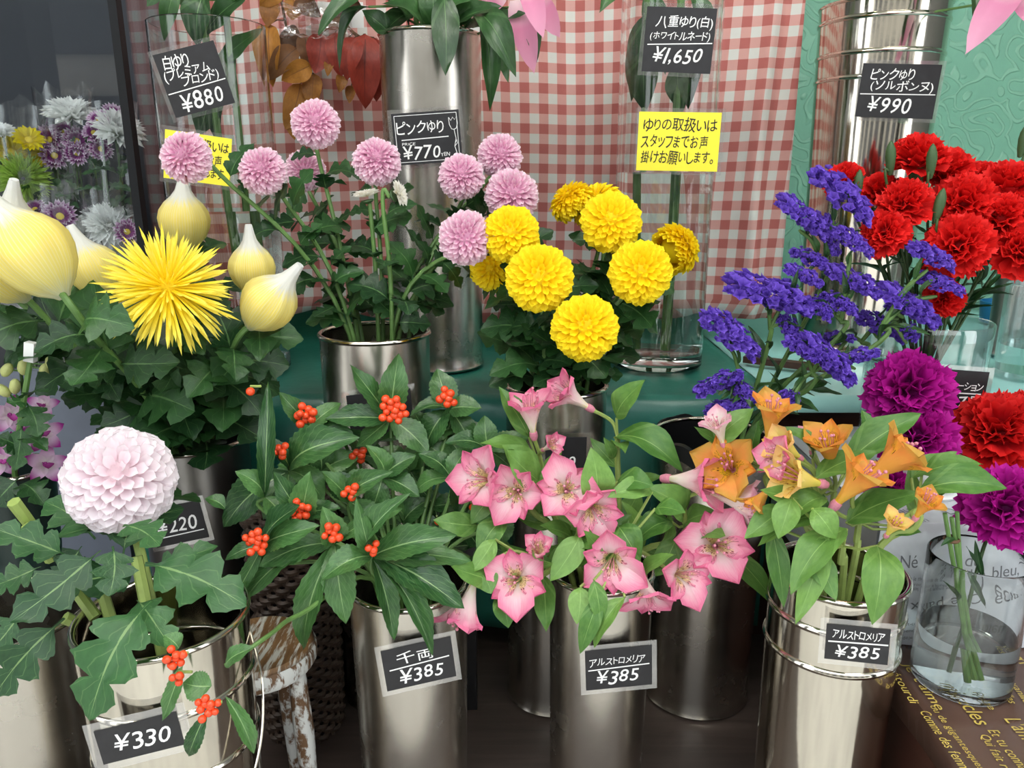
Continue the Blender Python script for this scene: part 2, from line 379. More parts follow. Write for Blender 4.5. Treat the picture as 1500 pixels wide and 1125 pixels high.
def price_card(center, normal, roll, w, h, lines, label, rule=None, yellow=False, border=False, group=None, pad=.006, extra=None):
    Mw = zframe(center, normal, radians(roll))
    t = thing('price_card' if not yellow else 'notice_card', label, 'card', center, group)
    put('sleeve', MB().box((-w/2-pad, -h/2-pad, -.0012), (w/2+pad, h/2+pad, -.0006)).mesh('sleeve', M['sleeve'], False), t, Mw)
    put('board', MB().box((-w/2, -h/2, -.0005), (w/2, h/2, 0.0)).mesh('board', M['yellow_card'] if yellow else M['chalk'], False), t, Mw)
    ink = M['black_ink'] if yellow else M['white_ink']
    for body, (x0, y0, x1, y1), sh in lines:
        lettering(t, body, ((x0-.5)*w, (y0-.5)*h, (x1-.5)*w, (y1-.5)*h), Mw, ink, 1, sh, .006)
    if rule: stroke(t, [((rule[0]-.5)*w, (rule[1]-.5)*h), ((rule[2]-.5)*w, (rule[3]-.5)*h)], .0016, Mw, ink)
    if border:
        a, b, wd = w*.46, h*.45, .0009
        for p in ([(-a, -b), (a, -b)], [(-a, b), (a, b)]): stroke(t, p, wd, Mw, ink, 'border_line')
        for x in (-a, a): stroke(t, [(x-wd/2, 0), (x+wd/2, 0)], 2*b, Mw, ink, 'border_line')
    if extra: extra(t, Mw)
    return t
# ================================================================ vessels
BK = {}
def bucket(key, label, px, py, Y, r, z0, ztop, mat, ridges=(), taper=.93, liner=False, name='steel_bucket'):
    p = P(px, py, Y); c = V((p.x, Y, z0)); h = ztop-z0
    t = thing(name, label, 'bucket', c); BK[key] = (c, r*.94, ztop)
    def R(z): return r*(taper+(1-taper)*z/h)
    prof = [(0, .002), (R(0)*.96, .002), (R(0), .0), (R(0)+.003, .004), (R(0), .010)]
    zs = [.03+i*(h-.05)/14 for i in range(15)]
    for z in zs: prof.append((R(z), z))
    prof += [(R(h), h), (R(h)-.002, h), (R(.02)-.002, .012), (0, .012)]
    MB().lathe(prof, 64).build('body', mat, t, M=Matrix.Translation(c))
    MB().lathe([(R(h)+.0035*cos(a)-.001, h+.0035*sin(a)) for a in [2*pi*i/10 for i in range(10)]], 64, close=True).build('rim', M['steel_bright'], t, M=Matrix.Translation(c))
    for z in ridges:
        z *= h
        MB().lathe([(R(z)+.0035*cos(a)-.0008, z+.0045*sin(a)) for a in [2*pi*i/10 for i in range(10)]], 64, close=True).build('ridge_band', mat, t, M=Matrix.Translation(c))
    if liner:
        rows = []
        for k_, (dr, dz) in enumerate(((-.006, -.25), (-.005, -.02), (-.001, .006), (.005, .004), (.006, -.018))):
            rows.append([((R(h)+dr)*cos(a), (R(h)+dr)*sin(a), h+dz+(.004*sin(a*7)+.003*sin(a*11+1) if k_ > 1 else 0)) for a in [2*pi*i/72 for i in range(72)]])
        MB().grid(rows, closed=True).build('liner', M['black'], t, M=Matrix.Translation(c))
    MB().lathe([(0, 0), (R(h*.55)-.003, 0)], 40).build('water', M['darkwater'], t, M=Matrix.Translation(c+V((0, 0, h*.55))))
    return t
M['darkwater'] = plain('dark_bucket_water', (14, 18, 14), .05)
bucket('sen', 'plain steel bucket of red-berried branches, card reading 千両', 598, 850, .84, .071, 0, .33, M['steel'])
bucket('als', 'plain steel bucket of pink alstroemeria in the front row', 881, 842, .87, .0645, 0, .33, M['steel'])
bucket('ora', 'ridged steel bucket of orange alstroemeria beside the brown box', 1228, 838, .77, .0715, 0, .38, M['steel_bright'], (.9, .78, .22, .14))
wb = bucket('wht', 'ridged steel bucket with the ¥330 card at bottom left', 238, 895, .70, .083, 0, .37, M['steel_bright'], (.82, .62))
c_ = BK['wht'][0]
MB().tube(curve([c_+V((.079, .02, .345)), c_+V((.098, -.01, .30)), c_+V((.099, -.035, .24)), c_+V((.082, -.066, .19)), c_+V((.04, -.098, .165))], 8), .0012, 6).build('wire_handle', M['steel_bright'], wb)
bucket('far', 'dented steel bucket at the bottom left corner', 12, 890, .80, .082, 0, .31, M['steel'])
bucket('sta', 'wide grey steel bucket with black liner holding purple statice', 1042, 640, 1.085, .085, 0, .43, M['steel'], liner=True, taper=.96)
bucket('yel', 'tall steel bucket of yellow pompon chrysanthemums, card ending 220', 815, 557, 1.08, .073, 0, .51, M['steel'], taper=.95)
bucket('pnk', 'tall steel bucket of pink pompon chrysanthemums with a silver rim', 549, 487, 1.09, .078, 0, .584, M['steel'], taper=.95)
bucket('spi', 'steel bucket hidden behind the white pompon, with yellow mums', 282, 645, 1.09, .08, 0, .425, M['steel_dark'])
bucket('lil', 'tall steel lily bucket with the ¥770 card before the curtain', 630, 52, 1.42, .086, .46, 1.03, M['steel'], taper=.97)
bucket('rli', 'tall ridged steel lily bucket with the ¥990 card by the green wall', 1296, 10, 1.55, .112, .46, 1.10, M['steel_bright'], (.955, .865, .80), taper=.86)
bucket('edge', 'slim steel cylinder on the aqua cloth at the right edge', 1490, 400, 1.5, .035, .46, .66, M['steel_dark'])
bucket('dark', 'dark green plastic pot of orchids at the left edge', 20, 690, .98, .05, .27, .42, plain('dark_green_pot', (26, 44, 40), .4), taper=.8, name='plant_pot')
bucket('wpot', 'white ceramic pot on the silver box under purple carnations', 1345, 768, .93, .05, .41, .452, M['white'], taper=.8, name='flower_pot')

def glass(key, label, px, py, Y, r, z0, ztop, water, wall=.0035, base=.012, mat='glass', taper=1.0):
    p = P(px, py, Y); c = V((p.x, Y, z0)); h = ztop-z0; t = thing('glass_vase', label, 'vase', c); BK[key] = (c, r*.85, ztop)
    def R(z): return r*(taper+(1-taper)*z/h)
    prof = [(0, 0), (R(0)*.94, 0), (R(0), .004)]+[(R(h*i/8), max(.006, h*i/8)) for i in range(9)]+[(R(h)-wall*.5, h+.0015), (R(h)-wall, h)]+[(R(h*i/8)-wall, max(base, h*i/8)) for i in range(8, -1, -1)]+[(0, base)]
    MB().lathe(prof, 56).build('body', M[mat], t, M=Matrix.Translation(c))
    if water:
        zw = base+water*(h-base)
        MB().lathe([(0, base-.0005), (R(base)-wall+.0003, base-.0005), (R(zw)-wall+.0003, zw), (0, zw)], 56).build('water', M['water'], t, M=Matrix.Translation(c))
    return t
glass('gl1', 'tall clear glass vase with the ¥880 card beside the dark case', 303, 40, 1.38, .093, .46, 1.04, .48)
glass('gl2', 'tall clear glass vase with the ¥1,650 card and yellow notice', 985, 20, 1.42, .085, .46, 1.10, .52, base=.03)
glass('car', 'clear acrylic vase of red carnations on the silver box', 1362, 470, 1.10, .083, .412, .60, .5, .003, .01, 'acrylic', .92)
glass('smg', 'small clear glass vase on the brown printed box', 1438, 802, .758, .051, .252, .405, .38, .003, .012)
glass('rgt', 'clear vase of a red carnation at the right edge', 1475, 690, .98, .055, .412, .47, 0, .003, .01, 'acrylic')
glass('redge', 'empty clear vase on the aqua cloth at the right edge', 1530, 440, 1.33, .06, .46, .62, .3, .003, .01, 'acrylic')
tag(MB().lathe([(0, 0), (.05, 0), (.055, .05), (.052, .05), (.047, .004), (0, .004)], 32).build('blue_bowl', M['blue'], M=Matrix.Translation((PZ(1478, 478, .46).x+.02, 1.85, .46))), 'blue plastic bowl far back on the aqua cloth', 'bowl')

# ================================================================ boxes on the right
k = NT('brown_wrap'); n = k.noise(k.tex('Object'), 7, 4); k.col(k.mix(n, lin((66, 46, 38)), lin((98, 74, 64)))); k.set(Roughness=.3); k.bump(n, .25, .006); M['brown_wrap'] = k.m
k = NT('silver_wrap'); n = k.noise(k.tex('Object'), 9, 3, .5, .8); k.col(k.mix(n, lin((168, 174, 182)), lin((214, 218, 224)))); k.set(Roughness=.3, Metallic=.25); k.bump(n, .5, .012); M['silver_wrap'] = k.m
M['gold_ink'] = plain('gold_print', (188, 166, 78), .5, var=.06); M['grey_ink'] = plain('grey_print', (96, 98, 104), .5, var=.05)
bt = thing('printed_box', 'dark brown box wrapped in paper printed with gold French words', 'box', (.76, .78, 0))
MB().box((.452, .602, 0), (1.3, 1.19, .236)).build('body', M['brownwood'], bt, False)
rows = []
for x, z in ((.443, .205), (.4425, .246), (.447, .251), (.6, .2515), (.9, .251), (1.3, .2515)):
    rows.append([(x+(.004*sin(y*30) if z < .24 else 0), y, z+(.0008*sin(y*40+x*30) if z > .25 else .006*sin(y*17) if z < .22 else 0)) for y in [.60+i*.595/40 for i in range(41)]])
o = MB().grid(rows).build('paper_wrap', M['brown_wrap'], bt); sm = o.modifiers.new('thickness', 'SOLIDIFY'); sm.thickness = .0008
def topline(parent, body, pa, pb, hgt, z, mat, flip=False, shear=.0, nm='printed_words'):
    """printed line on a horizontal top: from photo pixel pa to pb (baseline), letter height in metres"""
    A, B = PZ(*pa, z), PZ(*pb, z); x = (B-A); L = x.length
    lettering(parent, body, (0, 0, L, hgt), frame(A, x, V((0, 0, 1))), mat, 0, shear, 0, nm)
zt = .2535
for body, pa, pb, hh in (("étourdi", (1305, 985), (1333, 1030), .010), ("Je t'aime", (1316, 972), (1366, 1040), .016), ("ou de gigantesques", (1358, 1034), (1430, 1128), .010), ("Comme des femmes", (1346, 1042), (1416, 1140), .011),
                         ("miracles", (1380, 1000), (1430, 1062), .017), ("pluie", (1420, 1010), (1446, 1040), .011), ("Et tu connais", (1446, 1070), (1500, 1135), .011), ("Qui fait rêver", (1432, 1076), (1480, 1150), .011), ("L'amour", (1470, 1053), (1520, 1110), .018), ("im", (1474, 958), (1494, 973), .016), ("les abeilles", (1452, 985), (1478, 1030), .009), ("et la vanille", (1462, 975), (1500, 1030), .008)):
    topline(bt, body, pa, pb, hh, zt, M['gold_ink'])
st = thing('printed_box', 'silver-grey plastic wrapped box printed with French words behind the glass vase', 'box', (.76, 1.0, .254))
SB = dict(x0=.428, y0=.822, z0=.2545, z1=.41)
rows = []
for y, z in ((SB['y0']-.004, .2545), (SB['y0'], .30), (SB['y0']+.002, .35), (SB['y0']+.002, .402), (SB['y0']+.008, .4095), (.9, .41), (1.0, .41), (1.1, .41), (1.19, .41)):
    rows.append([(x, y+(.004*sin(x*27+z*30)+.003*sin(x*61) if z < .4 else 0), z) for x in [SB['x0']+i*.86/60 for i in range(61)]])
m = MB().grid(rows); m.box((SB['x0']+.002, SB['y0']+.012, .2545), (SB['x0']+.86, 1.19, .406)); m.build('wrapped_body', M['silver_wrap'], st)
def frontline(body, pa, pb, hpx, flip=False, y=SB['y0']-.0085):
    A, B = P(*pa, y), P(*pb, y); x = B-A; hh = hpx*mpp(A)
    Mw = frame(A, x, V((0, -1, 0)))
    if flip: Mw = frame(B+V((0, 0, hh)), -x, V((0, -1, 0)))
    lettering(st, body, (0, 0, x.length, hh), Mw, M['grey_ink'], 0, .0, 0, 'printed_words')
frontline('Né de', (1318, 833), (1374, 830), 21); frontline('du', (1412, 829), (1436, 829), 20)
frontline('Tout le monde de la somme', (1322, 851), (1398, 849), 7); frontline('peut trouver le bonheur', (1322, 860), (1386, 859), 7)
frontline('Le bleu,', (1421, 853), (1497, 845), 22); frontline('Le bleu est une couleur unique', (1420, 865), (1500, 857), 7)
frontline('Calme jusque par les abaco', (1315, 868), (1402, 862), 8, True); frontline('Cire paix', (1330, 898), (1436, 882), 22, True)
frontline('éclat', (1460, 885), (1520, 876), 22); frontline('rampon', (1292, 902), (1322, 898), 9)
frontline('Est-ce que', (1322, 918), (1356, 916), 7); frontline('pendant', (1322, 928), (1352, 926), 7); frontline('déjeuner', (1322, 938), (1352, 936), 7); frontline('la guerre', (1322, 951), (1350, 949), 7)
frontline('journals', (1462, 943), (1490, 938), 8); frontline('5', (1304, 930), (1312, 929), 11)
topline(st, 'Dylan', (1398, 757), (1450, 749), .022, .4112, M['grey_ink']); topline(st, 'matin', (1322, 790-22), (1362, 764), .010, .4112, M['grey_ink'])
topline(st, 'nuit', (1318, 752), (1350, 748), .012, .4112, M['grey_ink'])

# ================================================================ stool and wicker basket
k = NT('peeling_white_paint'); n = k.noise(k.tex('Object', (1, 4, 1)), 22, 5, .65); f = k.ramp(n, [(.47, 0.), (.53, 1.)]); k.col(k.mix(f, lin((104, 76, 50)), lin((206, 208, 204)))); k.set(Roughness=.65); k.bump(f, .4, .001); M['peel'] = k.m
k = NT('worn_seat_wood'); n = k.noise(k.tex('Object', (9, 1.2, 1)), 12, 6, .7); f = k.ramp(n, [(.50, 0.), (.58, 1.)]); k.col(k.mix(f, k.mix(k.noise(k.tex('Object', (9, 1, 1)), 20, 4), lin((70, 46, 28)), lin((150, 112, 66))), lin((200, 200, 190)))); k.set(Roughness=.6); k.bump(n, .4, .002); M['seatwood'] = k.m
sc_ = V((-.318, .853, .235)); t = thing('stool', 'small round stool with peeling white paint behind the ¥330 bucket', 'stool', (sc_.x, sc_.y, 0))
MB().lathe([(0, .0), (.062, 0), (.067, -.006), (.068, -.02), (.063, -.028), (0, -.028)], 40).build('seat', M['seatwood'], t, M=Matrix.Translation(sc_))
MB().lathe([(.0685, -.004), (.0705, -.008), (.0705, -.022), (.067, -.028)], 40).build('seat_edge', M['peel'], t, M=Matrix.Translation(sc_))
for a in (-.25, 1.3, 2.9, 4.4):
    d_ = V((cos(a), sin(a), 0)); MB().tube([sc_+d_*.05+V((0, 0, -.028)), sc_+d_*.054+V((0, 0, -.12)), V((sc_.x, sc_.y, 0))+d_*.058], [.011, .013, .009], 10).build('leg', M['peel'], t)
bc = V((-.312, 1.0, 0)); t = thing('wicker_basket', 'tall dark wicker basket behind the berry branches', 'basket', bc)
M['wicker'] = plain('dark_wicker', (60, 46, 36), .55, var=.4, scale=60)
MB().lathe([(0, .004), (.050, .004), (.058, .38), (.055, .38), (.047, .008), (0, .008)], 32).build('lining', M['black'], t, M=Matrix.Translation(bc))
rod = MB().tube([(.052, 0, 0), (.060, 0, .385)], .0032, 6).mesh('upright', M['wicker'])
for i in range(26): put('upright', rod, t, Matrix.Translation(bc) @ Matrix.Rotation(2*pi*i/26, 4, 'Z'))
for j in range(41):
    z = .008+j*.0092; m = MB(); r0 = .052+.008*z/.385
    m.tube([(bc.x+(r0+.004*sin(13*a+pi*j))*cos(a), bc.y+(r0+.004*sin(13*a+pi*j))*sin(a), z) for a in [2*pi*i/104 for i in range(105)]], .0042, 5); m.build('woven_strand', M['wicker'], t)

# ================================================================ glass display case at the left
cx = P(186, 100, 1.42).x
t = thing('display_case', 'dark glass-fronted flower case at the left edge', 'case', (cx-.5, 1.5, 0))
MB().box((cx-1.2, 1.60, .3), (cx+.0, 1.612, 1.5)).build('back_panel', M['case_back'], t, False)
MB().box((cx-1.2, 1.42, .34), (cx, 1.6, .36)).build('shelf', M['grey_metal'], t, False)
MB().box((cx-1.2, 1.42, 1.46), (cx, 1.6, 1.5)).build('canopy', M['case_back'], t, False)
MB().box((cx-.010, 1.40, .2), (cx+.004, 1.42, 1.5)).build('corner_post', M['dark_metal'], t, False)
MB().box((cx-1.2, 1.40, .50), (cx-.014, 1.42, .53)).build('lower_rail', M['grey_metal'], t, False)
MB().box((cx-1.2, 1.40, .12), (cx-.014, 1.44, .34)).build('base_panel', M['grey_metal'], t, False)
MB().box((cx-1.2, 1.409, .53), (cx-.014, 1.412, 1.46)).build('front_pane', M['pane'], t, False)
MB().box((cx+.006, 1.43, .47), (cx+.0085, 1.6, 1.5)).build('side_pane', M['pane'], t, False)
tag(MB().box((-.16, 0, 0), (.10, .02, .5), Matrix.Translation((P(85, 700, 1.19).x, 1.195, 0))).build('grey_panel', M['grey_metal'], smooth=False), 'plain grey board standing behind the orchid pot', 'board')

# ================================================================ price cards
def cyl_card(key, px, py, Yoff, wpx, hpx, roll, lines, label, rule, tilt=0, **kw):
    c, r, zt_ = BK[key]; R = r*(1.075 if key[:2] not in ('gl', 'ca') else 1.185)+.003+Yoff; d = ray(px, py)      # where the line of sight meets the vessel's wall
    A = d.x*d.x+d.y*d.y; B = -2*(d.x*c.x+d.y*c.y); D = B*B-4*A*(c.x*c.x+c.y*c.y-R*R); tt = (-B-sqrt(max(D, 0)))/(2*A)
    p = CAMP+d*tt; s = mpp(p); n = V((p.x-c.x, p.y-c.y, 0)).normalized()
    tc = V((-c.x, -c.y, 0)).normalized(); n = (n*.6+tc*.4).normalized(); n.z = tilt; p = p+n*.006
    return price_card(p, n, roll, wpx*s, hpx*s, lines, label, rule, **kw)
cyl_card('gl1', 286, 117, 0, 88, 88, 15, [('白ゆり', (.10, .70, .52, .95), .1), ('(プレミアム', (.05, .52, .80, .74), .1), ('ブロンド)', (.30, .41, .90, .60), .1), ('¥880', (.16, .04, .86, .34), .1)], 'black card reading ¥880 on the left glass vase', (.02, .37, .98, .40))
cyl_card('lil', 626, 202, 0, 98, 72, 4, [('ピンクゆり', (.06, .58, .76, .84), 0), ('PRICE', (.12, .37, .32, .43), 0), ('¥770', (.12, .08, .68, .38), .1), ('YEN', (.68, .12, .82, .20), 0)], 'black card with drawn tulip reading ¥770 on the lily bucket', (.12, .48, .82, .50), border=True,
    extra=lambda t, Mw: (MB().tube([(.047, -.028, .0006), (.044, -.016, .0006), (.047, -.004, .0006), (.045, .010, .0006)], .0007, 4).build('tulip_stem', M['white_ink'], t, M=Mw),
        MB().tube([(.0375, .029, .0006), (.038, .018, .0006), (.041, .011, .0006), (.045, .010, .0006), (.049, .012, .0006), (.051, .019, .0006), (.0505, .030, .0006), (.047, .025, .0006), (.044, .029, .0006), (.041, .024, .0006), (.0375, .029, .0006)], .0007, 4).build('tulip_flower', M['white_ink'], t, M=Mw),
        MB().tube([(.044, -.016, .0006), (.049, -.011, .0006), (.048, -.006, .0006), (.046, -.010, .0006)], .0006, 4).build('tulip_leaf', M['white_ink'], t, M=Mw)))
cyl_card('gl2', 994, 60, 0, 100, 88, -3, [('八重ゆり(白)', (.14, .66, .96, .88), .1), ('(ホワイトルネード)', (.08, .48, .94, .64), .1), ('¥1,650', (.14, .12, .86, .40), .25)], 'black card reading ¥1,650 on the centre glass vase', (.05, .42, .98, .47))
NOTE = [('ゆりの取扱いは', (.06, .66, .96, .92), .1), ('スタッフまでお声', (.04, .38, .86, .62), .1), ('掛けお願いします。', (.05, .10, .94, .35), .1)]
cyl_card('gl2', 993, 208, .004, 118, 82, -1, NOTE, 'yellow handwritten notice on the centre glass vase', None, yellow=True)
cyl_card('gl1', 291, 232, .004, 92, 68, -8, NOTE, 'yellow handwritten notice behind the leftmost pink pompon', None, yellow=True)
cyl_card('rli', 1314, 134, 0, 106, 74, -3, [('ピンクゆり', (.12, .70, .68, .92), .1), ('(ソルボンヌ)', (.14, .46, .94, .70), .1), ('¥990', (.14, .08, .70, .40), .2)], 'black card reading ¥990 on the right lily bucket', (.02, .43, .98, .45))
cyl_card('sen', 613, 968, 0, 102, 68, 6, [('千両', (.20, .58, .72, .88), .0), ('¥385', (.20, .10, .84, .46), .15)], 'black card reading 千両 ¥385 on the berry bucket', (.08, .49, .94, .55))
cyl_card('als', 905, 974, 0, 98, 66, 3, [('アルストロメリア', (.06, .58, .90, .80), .1), ('¥385', (.16, .10, .80, .48), .15)], 'black card reading アルストロメリア ¥385 on the pink alstroemeria bucket', (.04, .50, .96, .55))
cyl_card('ora', 1254, 939, 0, 86, 58, 2, [('アルストロメリア', (.10, .62, .92, .88), .1), ('¥385', (.16, .08, .86, .46), .15)], 'black card reading アルストロメリア ¥385 on the ridged bucket by the boxes', (.04, .52, .98, .56))
cyl_card('wht', 207, 1075, 0, 112, 58, 6, [('¥330', (.18, .22, .88, .78), .2)], 'grey black card reading ¥330 on the bottom left bucket', None, pad=.008)
cyl_card('spi', 262, 765, .0, 74, 60, 8, [('¥220', (.10, .30, .86, .70), .2)], 'black card ending 20 half hidden under the white pompon', (.05, .22, .95, .24))
cyl_card('yel', 828, 670, .0, 60, 66, 0, [('220', (.10, .30, .74, .56), .2)], 'black card reading 220 behind the pink alstroemeria', None)
cyl_card('pnk', 558, 606, .0, 92, 70, 4, [], 'black card hidden behind the orange berries and leaves', None)
cyl_card('car', 1402, 571, .0, 72, 62, -2, [('カーネーション', (.06, .52, .94, .74), .1), ('¥275', (.10, .10, .86, .40), .15)], 'black card reading 275 on the red carnation vase', (.10, .44, .92, .46))
# ================================================================ plant kit
def prof_lance(t): return (sin(pi*min(1, t**.8))**.9) if 0 < t < 1 else 0
def prof_sen(t): return (sin(pi*t**.9)**.85)*(1+.05*(-1 if int(t*22) % 2 else 1)) if 0 < t < 1 else 0
def prof_ovate(t): return sin(pi*t**.75)**.75 if 0 < t < 1 else 0
def prof_mum(t):
    if t < .14: return .05
    u = (t-.14)/.86; env = (sin(pi*min(1, u**.72)))**.6 if u < 1 else 0
    lob = .34+.66*abs(sin(pi*(3.0*u+.12)))**.7
    if u > .72: lob = max(lob, .72)
    return max(.03, env*lob*(1+.05*(-1 if int(t*46) % 2 else 1))) if u < 1 else 0
PROF = dict(lance=(prof_lance, 12, (-1, -.5, 0, .5, 1)), sen=(prof_sen, 22, (-1, -.5, 0, .5, 1)), ovate=(prof_ovate, 12, (-1, -.5, 0, .5, 1)), mum=(prof_mum, 34, (-1, -.62, -.28, 0, .28, .62, 1)))
_lm = {}
def leaf_mesh(kind, mat, var):
    key = (kind, mat, var)
    if key in _lm: return _lm[key]
    rg = random.Random(hash(key[2])*31+len(kind)); f, n, cols = PROF[kind]
    arch = (.10, .16, .22, .05)[var % 4]; fold = (.16, .10, .22, .05)[var % 4]; tw = (.1, -.15, .25, 0)[var % 4]; side = (.03, -.05, 0, .07)[var % 4]
    rows = []; uvs = []
    for i in range(n+1):
        t = i/n; wv = f(t)*.5; r = []; q = []
        for s in cols:
            x = t+(.10*abs(s)*wv*(1-t) if kind == 'mum' else 0); y = s*wv+side*sin(pi*t)
            z = arch*sin(pi*t**.85)+fold*abs(s)*wv*(1 if kind != 'mum' else .8)+tw*s*wv*(t-.3)+.02*abs(s)*sin(t*14+var*2+s)
            r.append((x, y, z)); q.append((t, .5+.5*s))
        rows.append(r); uvs.append(q)
    _lm[key] = MB().grid(rows, uvs).mesh(kind+'_leaf', M[mat]); return _lm[key]
def leaf(parent, B, T, w, kind, mat, N=None, var=None, name='leaf'):
    L = (T-B).length
    if L < 1e-4: return
    if N is None: N = (CAMP-B).normalized()*.75+V((0, 0, .75))+rv(.3)
    Mx = frame(B, T-B, N) @ Matrix.Diagonal((L, w, L, 1))
    return put(name, leaf_mesh(kind, mat, random.randrange(4) if var is None else var), parent, Mx)
def stem_path(key, end, facing=None, back=.03, bulge=None, spread=.55, low=None):
    c, r, zt = BK[key]; d = V((end.x-c.x, end.y-c.y, 0)); dl = d.length; d = d.normalized()*min(r*spread, dl) if dl > 1e-4 else V((0, 0, 0))
    a = c-d*.5+V((rnd(-.2, .2)*r, rnd(-.2, .2)*r, .018)); mouth = c+d+V((rnd(-.15, .15)*r, rnd(-.15, .15)*r, 0)); mouth.z = zt
    pts = [a, mouth]
    if bulge is not None: pts.append((mouth+end)/2+bulge)
    if facing is not None: pts.append(end-facing*back)
    pts.append(end)
    return curve(pts, 7)
def at(path, f):
    seg = [(path[i+1]-path[i]).length for i in range(7, len(path)-1)]; x = f*sum(seg)      # f runs from the vessel's mouth to the tip
    for i, l in enumerate(seg):
        if x <= l or i == len(seg)-1: return path[7+i].lerp(path[8+i], min(1, x/max(l, 1e-9))), (path[8+i]-path[7+i]).normalized()
        x -= l
def stem_leaves(t, path, f0, f1, n, L, w, kind, mat, lift=.35, ph=0):
    for i in range(n):
        f = f0+(f1-f0)*(i+rnd(.2, .8))/n; p, tg = at(path, f); a = ph+i*2.4+rnd(-.3, .3)
        o = tg.orthogonal().normalized(); o2 = tg.cross(o); rad = o*cos(a)+o2*sin(a)
        if rad.dot(CAMP-p) < -.3*(CAMP-p).length: rad = (rad+(CAMP-p).normalized()*.7).normalized()
        l = L*rnd(.7, 1.2); d = (rad+tg*lift+V((0, 0, rnd(-.35, .1)))).normalized()
        leaf(t, p, p+d*l, w*l/L*rnd(.85, 1.1), kind, mat, tg*.7+(CAMP-p).normalized()*.55+rv(.2))
def stem_mesh(t, path, r0, r1, mat, name='stem', n=7):
    k = len(path); MB().tube(path, [r0+(r1-r0)*i/(k-1) for i in range(k)], n).build(name, M[mat], t)
# ---- petals
def petal(n=4, cols=(-1, 0, 1), cup=.35, curl=.25, shape=None, ruff=0, tooth=0):
    m = MB(); rows = []; uvs = []
    shape = shape or (lambda s: (.45+.55*sin(pi*.62*s))*(sqrt(max(0, 1-((s-.62)/.38)**2)) if s > .62 else 1))
    for i in range(n+1):
        s = i/n; wd = max(.02, shape(s))*.5; r = []; q = []
        for c in cols:
            r.append((s*(1-.04*abs(c))+(tooth*(1 if round(c*10) % 2 else -1) if i == n else 0), c*wd, cup*c*c*wd+curl*s*s+ruff*s*sin(c*7+s*3)*(.4+s))); q.append((s, .5+.5*c))
        rows.append(r); uvs.append(q)
    return m.grid(rows, uvs)
def ball_frames(n, r, thmax, length, wid, a0=62, a1=25, rb0=.60, rb1=.74, jit=.12, flat=.88, th0=0):
    out = []
    for i in range(n):
        u = (i+.5)/n; ct = cos(th0)-u*(cos(th0)-cos(thmax)); th = math.acos(ct); ph = i*2.399963+rnd(-.1, .1)
        er = V((sin(th)*cos(ph), sin(th)*sin(ph), cos(th)*flat)).normalized(); et = V((cos(th)*cos(ph), cos(th)*sin(ph), -sin(th)))
        k = th/thmax; al = radians(a0+(a1-a0)*k**.6+rnd(-8, 8)); X = et*cos(al)+er*sin(al); Z = er*cos(al)-et*sin(al)
        o = er*r*(rb0+(rb1-rb0)*k); o.z *= flat
        sc = (1+rnd(-jit, jit))*(.72+.28*min(1, k*2.2))
        out.append(frame(o, X, Z) @ Matrix.Diagonal((length*r*sc, wid*r*sc, length*r*sc, 1)))
    return out
def ball_mesh(name, n, mat, thmax=radians(128), length=.46, wid=.27, seed=1, **kw):
    random.seed(seed); m = MB(); p = petal(4)
    for Mx in ball_frames(n, 1, thmax, length, wid, **kw): m.add(p, Mx)
    c = MB().sphere((0, 0, 0), .6, 16, 10, (1, 1, .86)); c.uv = [(.35, .5)]*len(c.v); m.add(c, Matrix.Identity(4))
    return m.mesh(name, mat)
M['p_pink'] = petalmat('pink_pompon_petal', [(0, (204, 136, 172)), (.4, (228, 172, 200)), (.8, (242, 210, 224)), (1, (250, 238, 242))])
M['p_yel'] = petalmat('yellow_pompon_petal', [(0, (240, 196, 8)), (.4, (252, 220, 18)), (1, (255, 236, 44))])
M['p_white'] = petalmat('white_pompon_petal', [(0, (230, 200, 208)), (.35, (242, 226, 232)), (1, (250, 245, 248))], trans=.3)
M['p_spider'] = petalmat('yellow_spider_petal', [(0, (248, 214, 16)), (.5, (254, 230, 50)), (1, (255, 240, 110))])
M['calyx'] = plain('green_calyx', (56, 84, 46), .55, var=.25, scale=60)
PINKB = [ball_mesh('bloom', 300, M['p_pink'], seed=s, wid=.22, length=.42) for s in (1, 2)]
YELB = [ball_mesh('bloom', 230, M['p_yel'], seed=s, thmax=radians(118)) for s in (3, 4)]
YELBACK = ball_mesh('bloom', 220, M['p_yel'], seed=6, thmax=radians(112), a1=5, length=.5)
CALYX = MB().lathe([(0, -.62), (.07, -.60), (.12, -.5), (.34, -.36), (.42, -.2), (.3, -.1), (0, -.1)], 14).mesh('calyx', M['calyx'])
CALYXBIG = MB().lathe([(0, -.5), (.10, -.48), (.3, -.4), (.42, -.3), (.40, -.22), (0, -.2)], 14).mesh('calyx', M['calyx'])
random.seed(11)
def mum(key, label, px, py, dpx, Y, fc, mesh, mat_leaf='leaf_mum', nl=7, L=.055, W=.045, stem=('stem', .0035, .0026), group=None, bulge=None, f0=.1, f1=.85, cal=CALYX, name='pompon_chrysanthemum', back=.05):
    p = P(px, py, Y); r = dpx*.5*mpp(p); n = face(p, *fc); path = stem_path(key, p-n*r*.55, n, back, bulge)
    t = thing(name, label, 'flower', path[0], group)
    stem_mesh(t, path, stem[1], stem[2], stem[0])
    Mx = zframe(p, n, rnd(0, 6)) @ Matrix.Scale(r, 4)
    if mesh: b = put('bloom', mesh, t, Mx); b['kind'] = 'stuff'
    put('calyx', cal, t, Mx)
    stem_leaves(t, path, f0, f1, nl, L, W, 'mum', mat_leaf, ph=rnd(0, 6))
    return t, p, r, n, path
G = 'pink pompon chrysanthemums in the tall bucket'
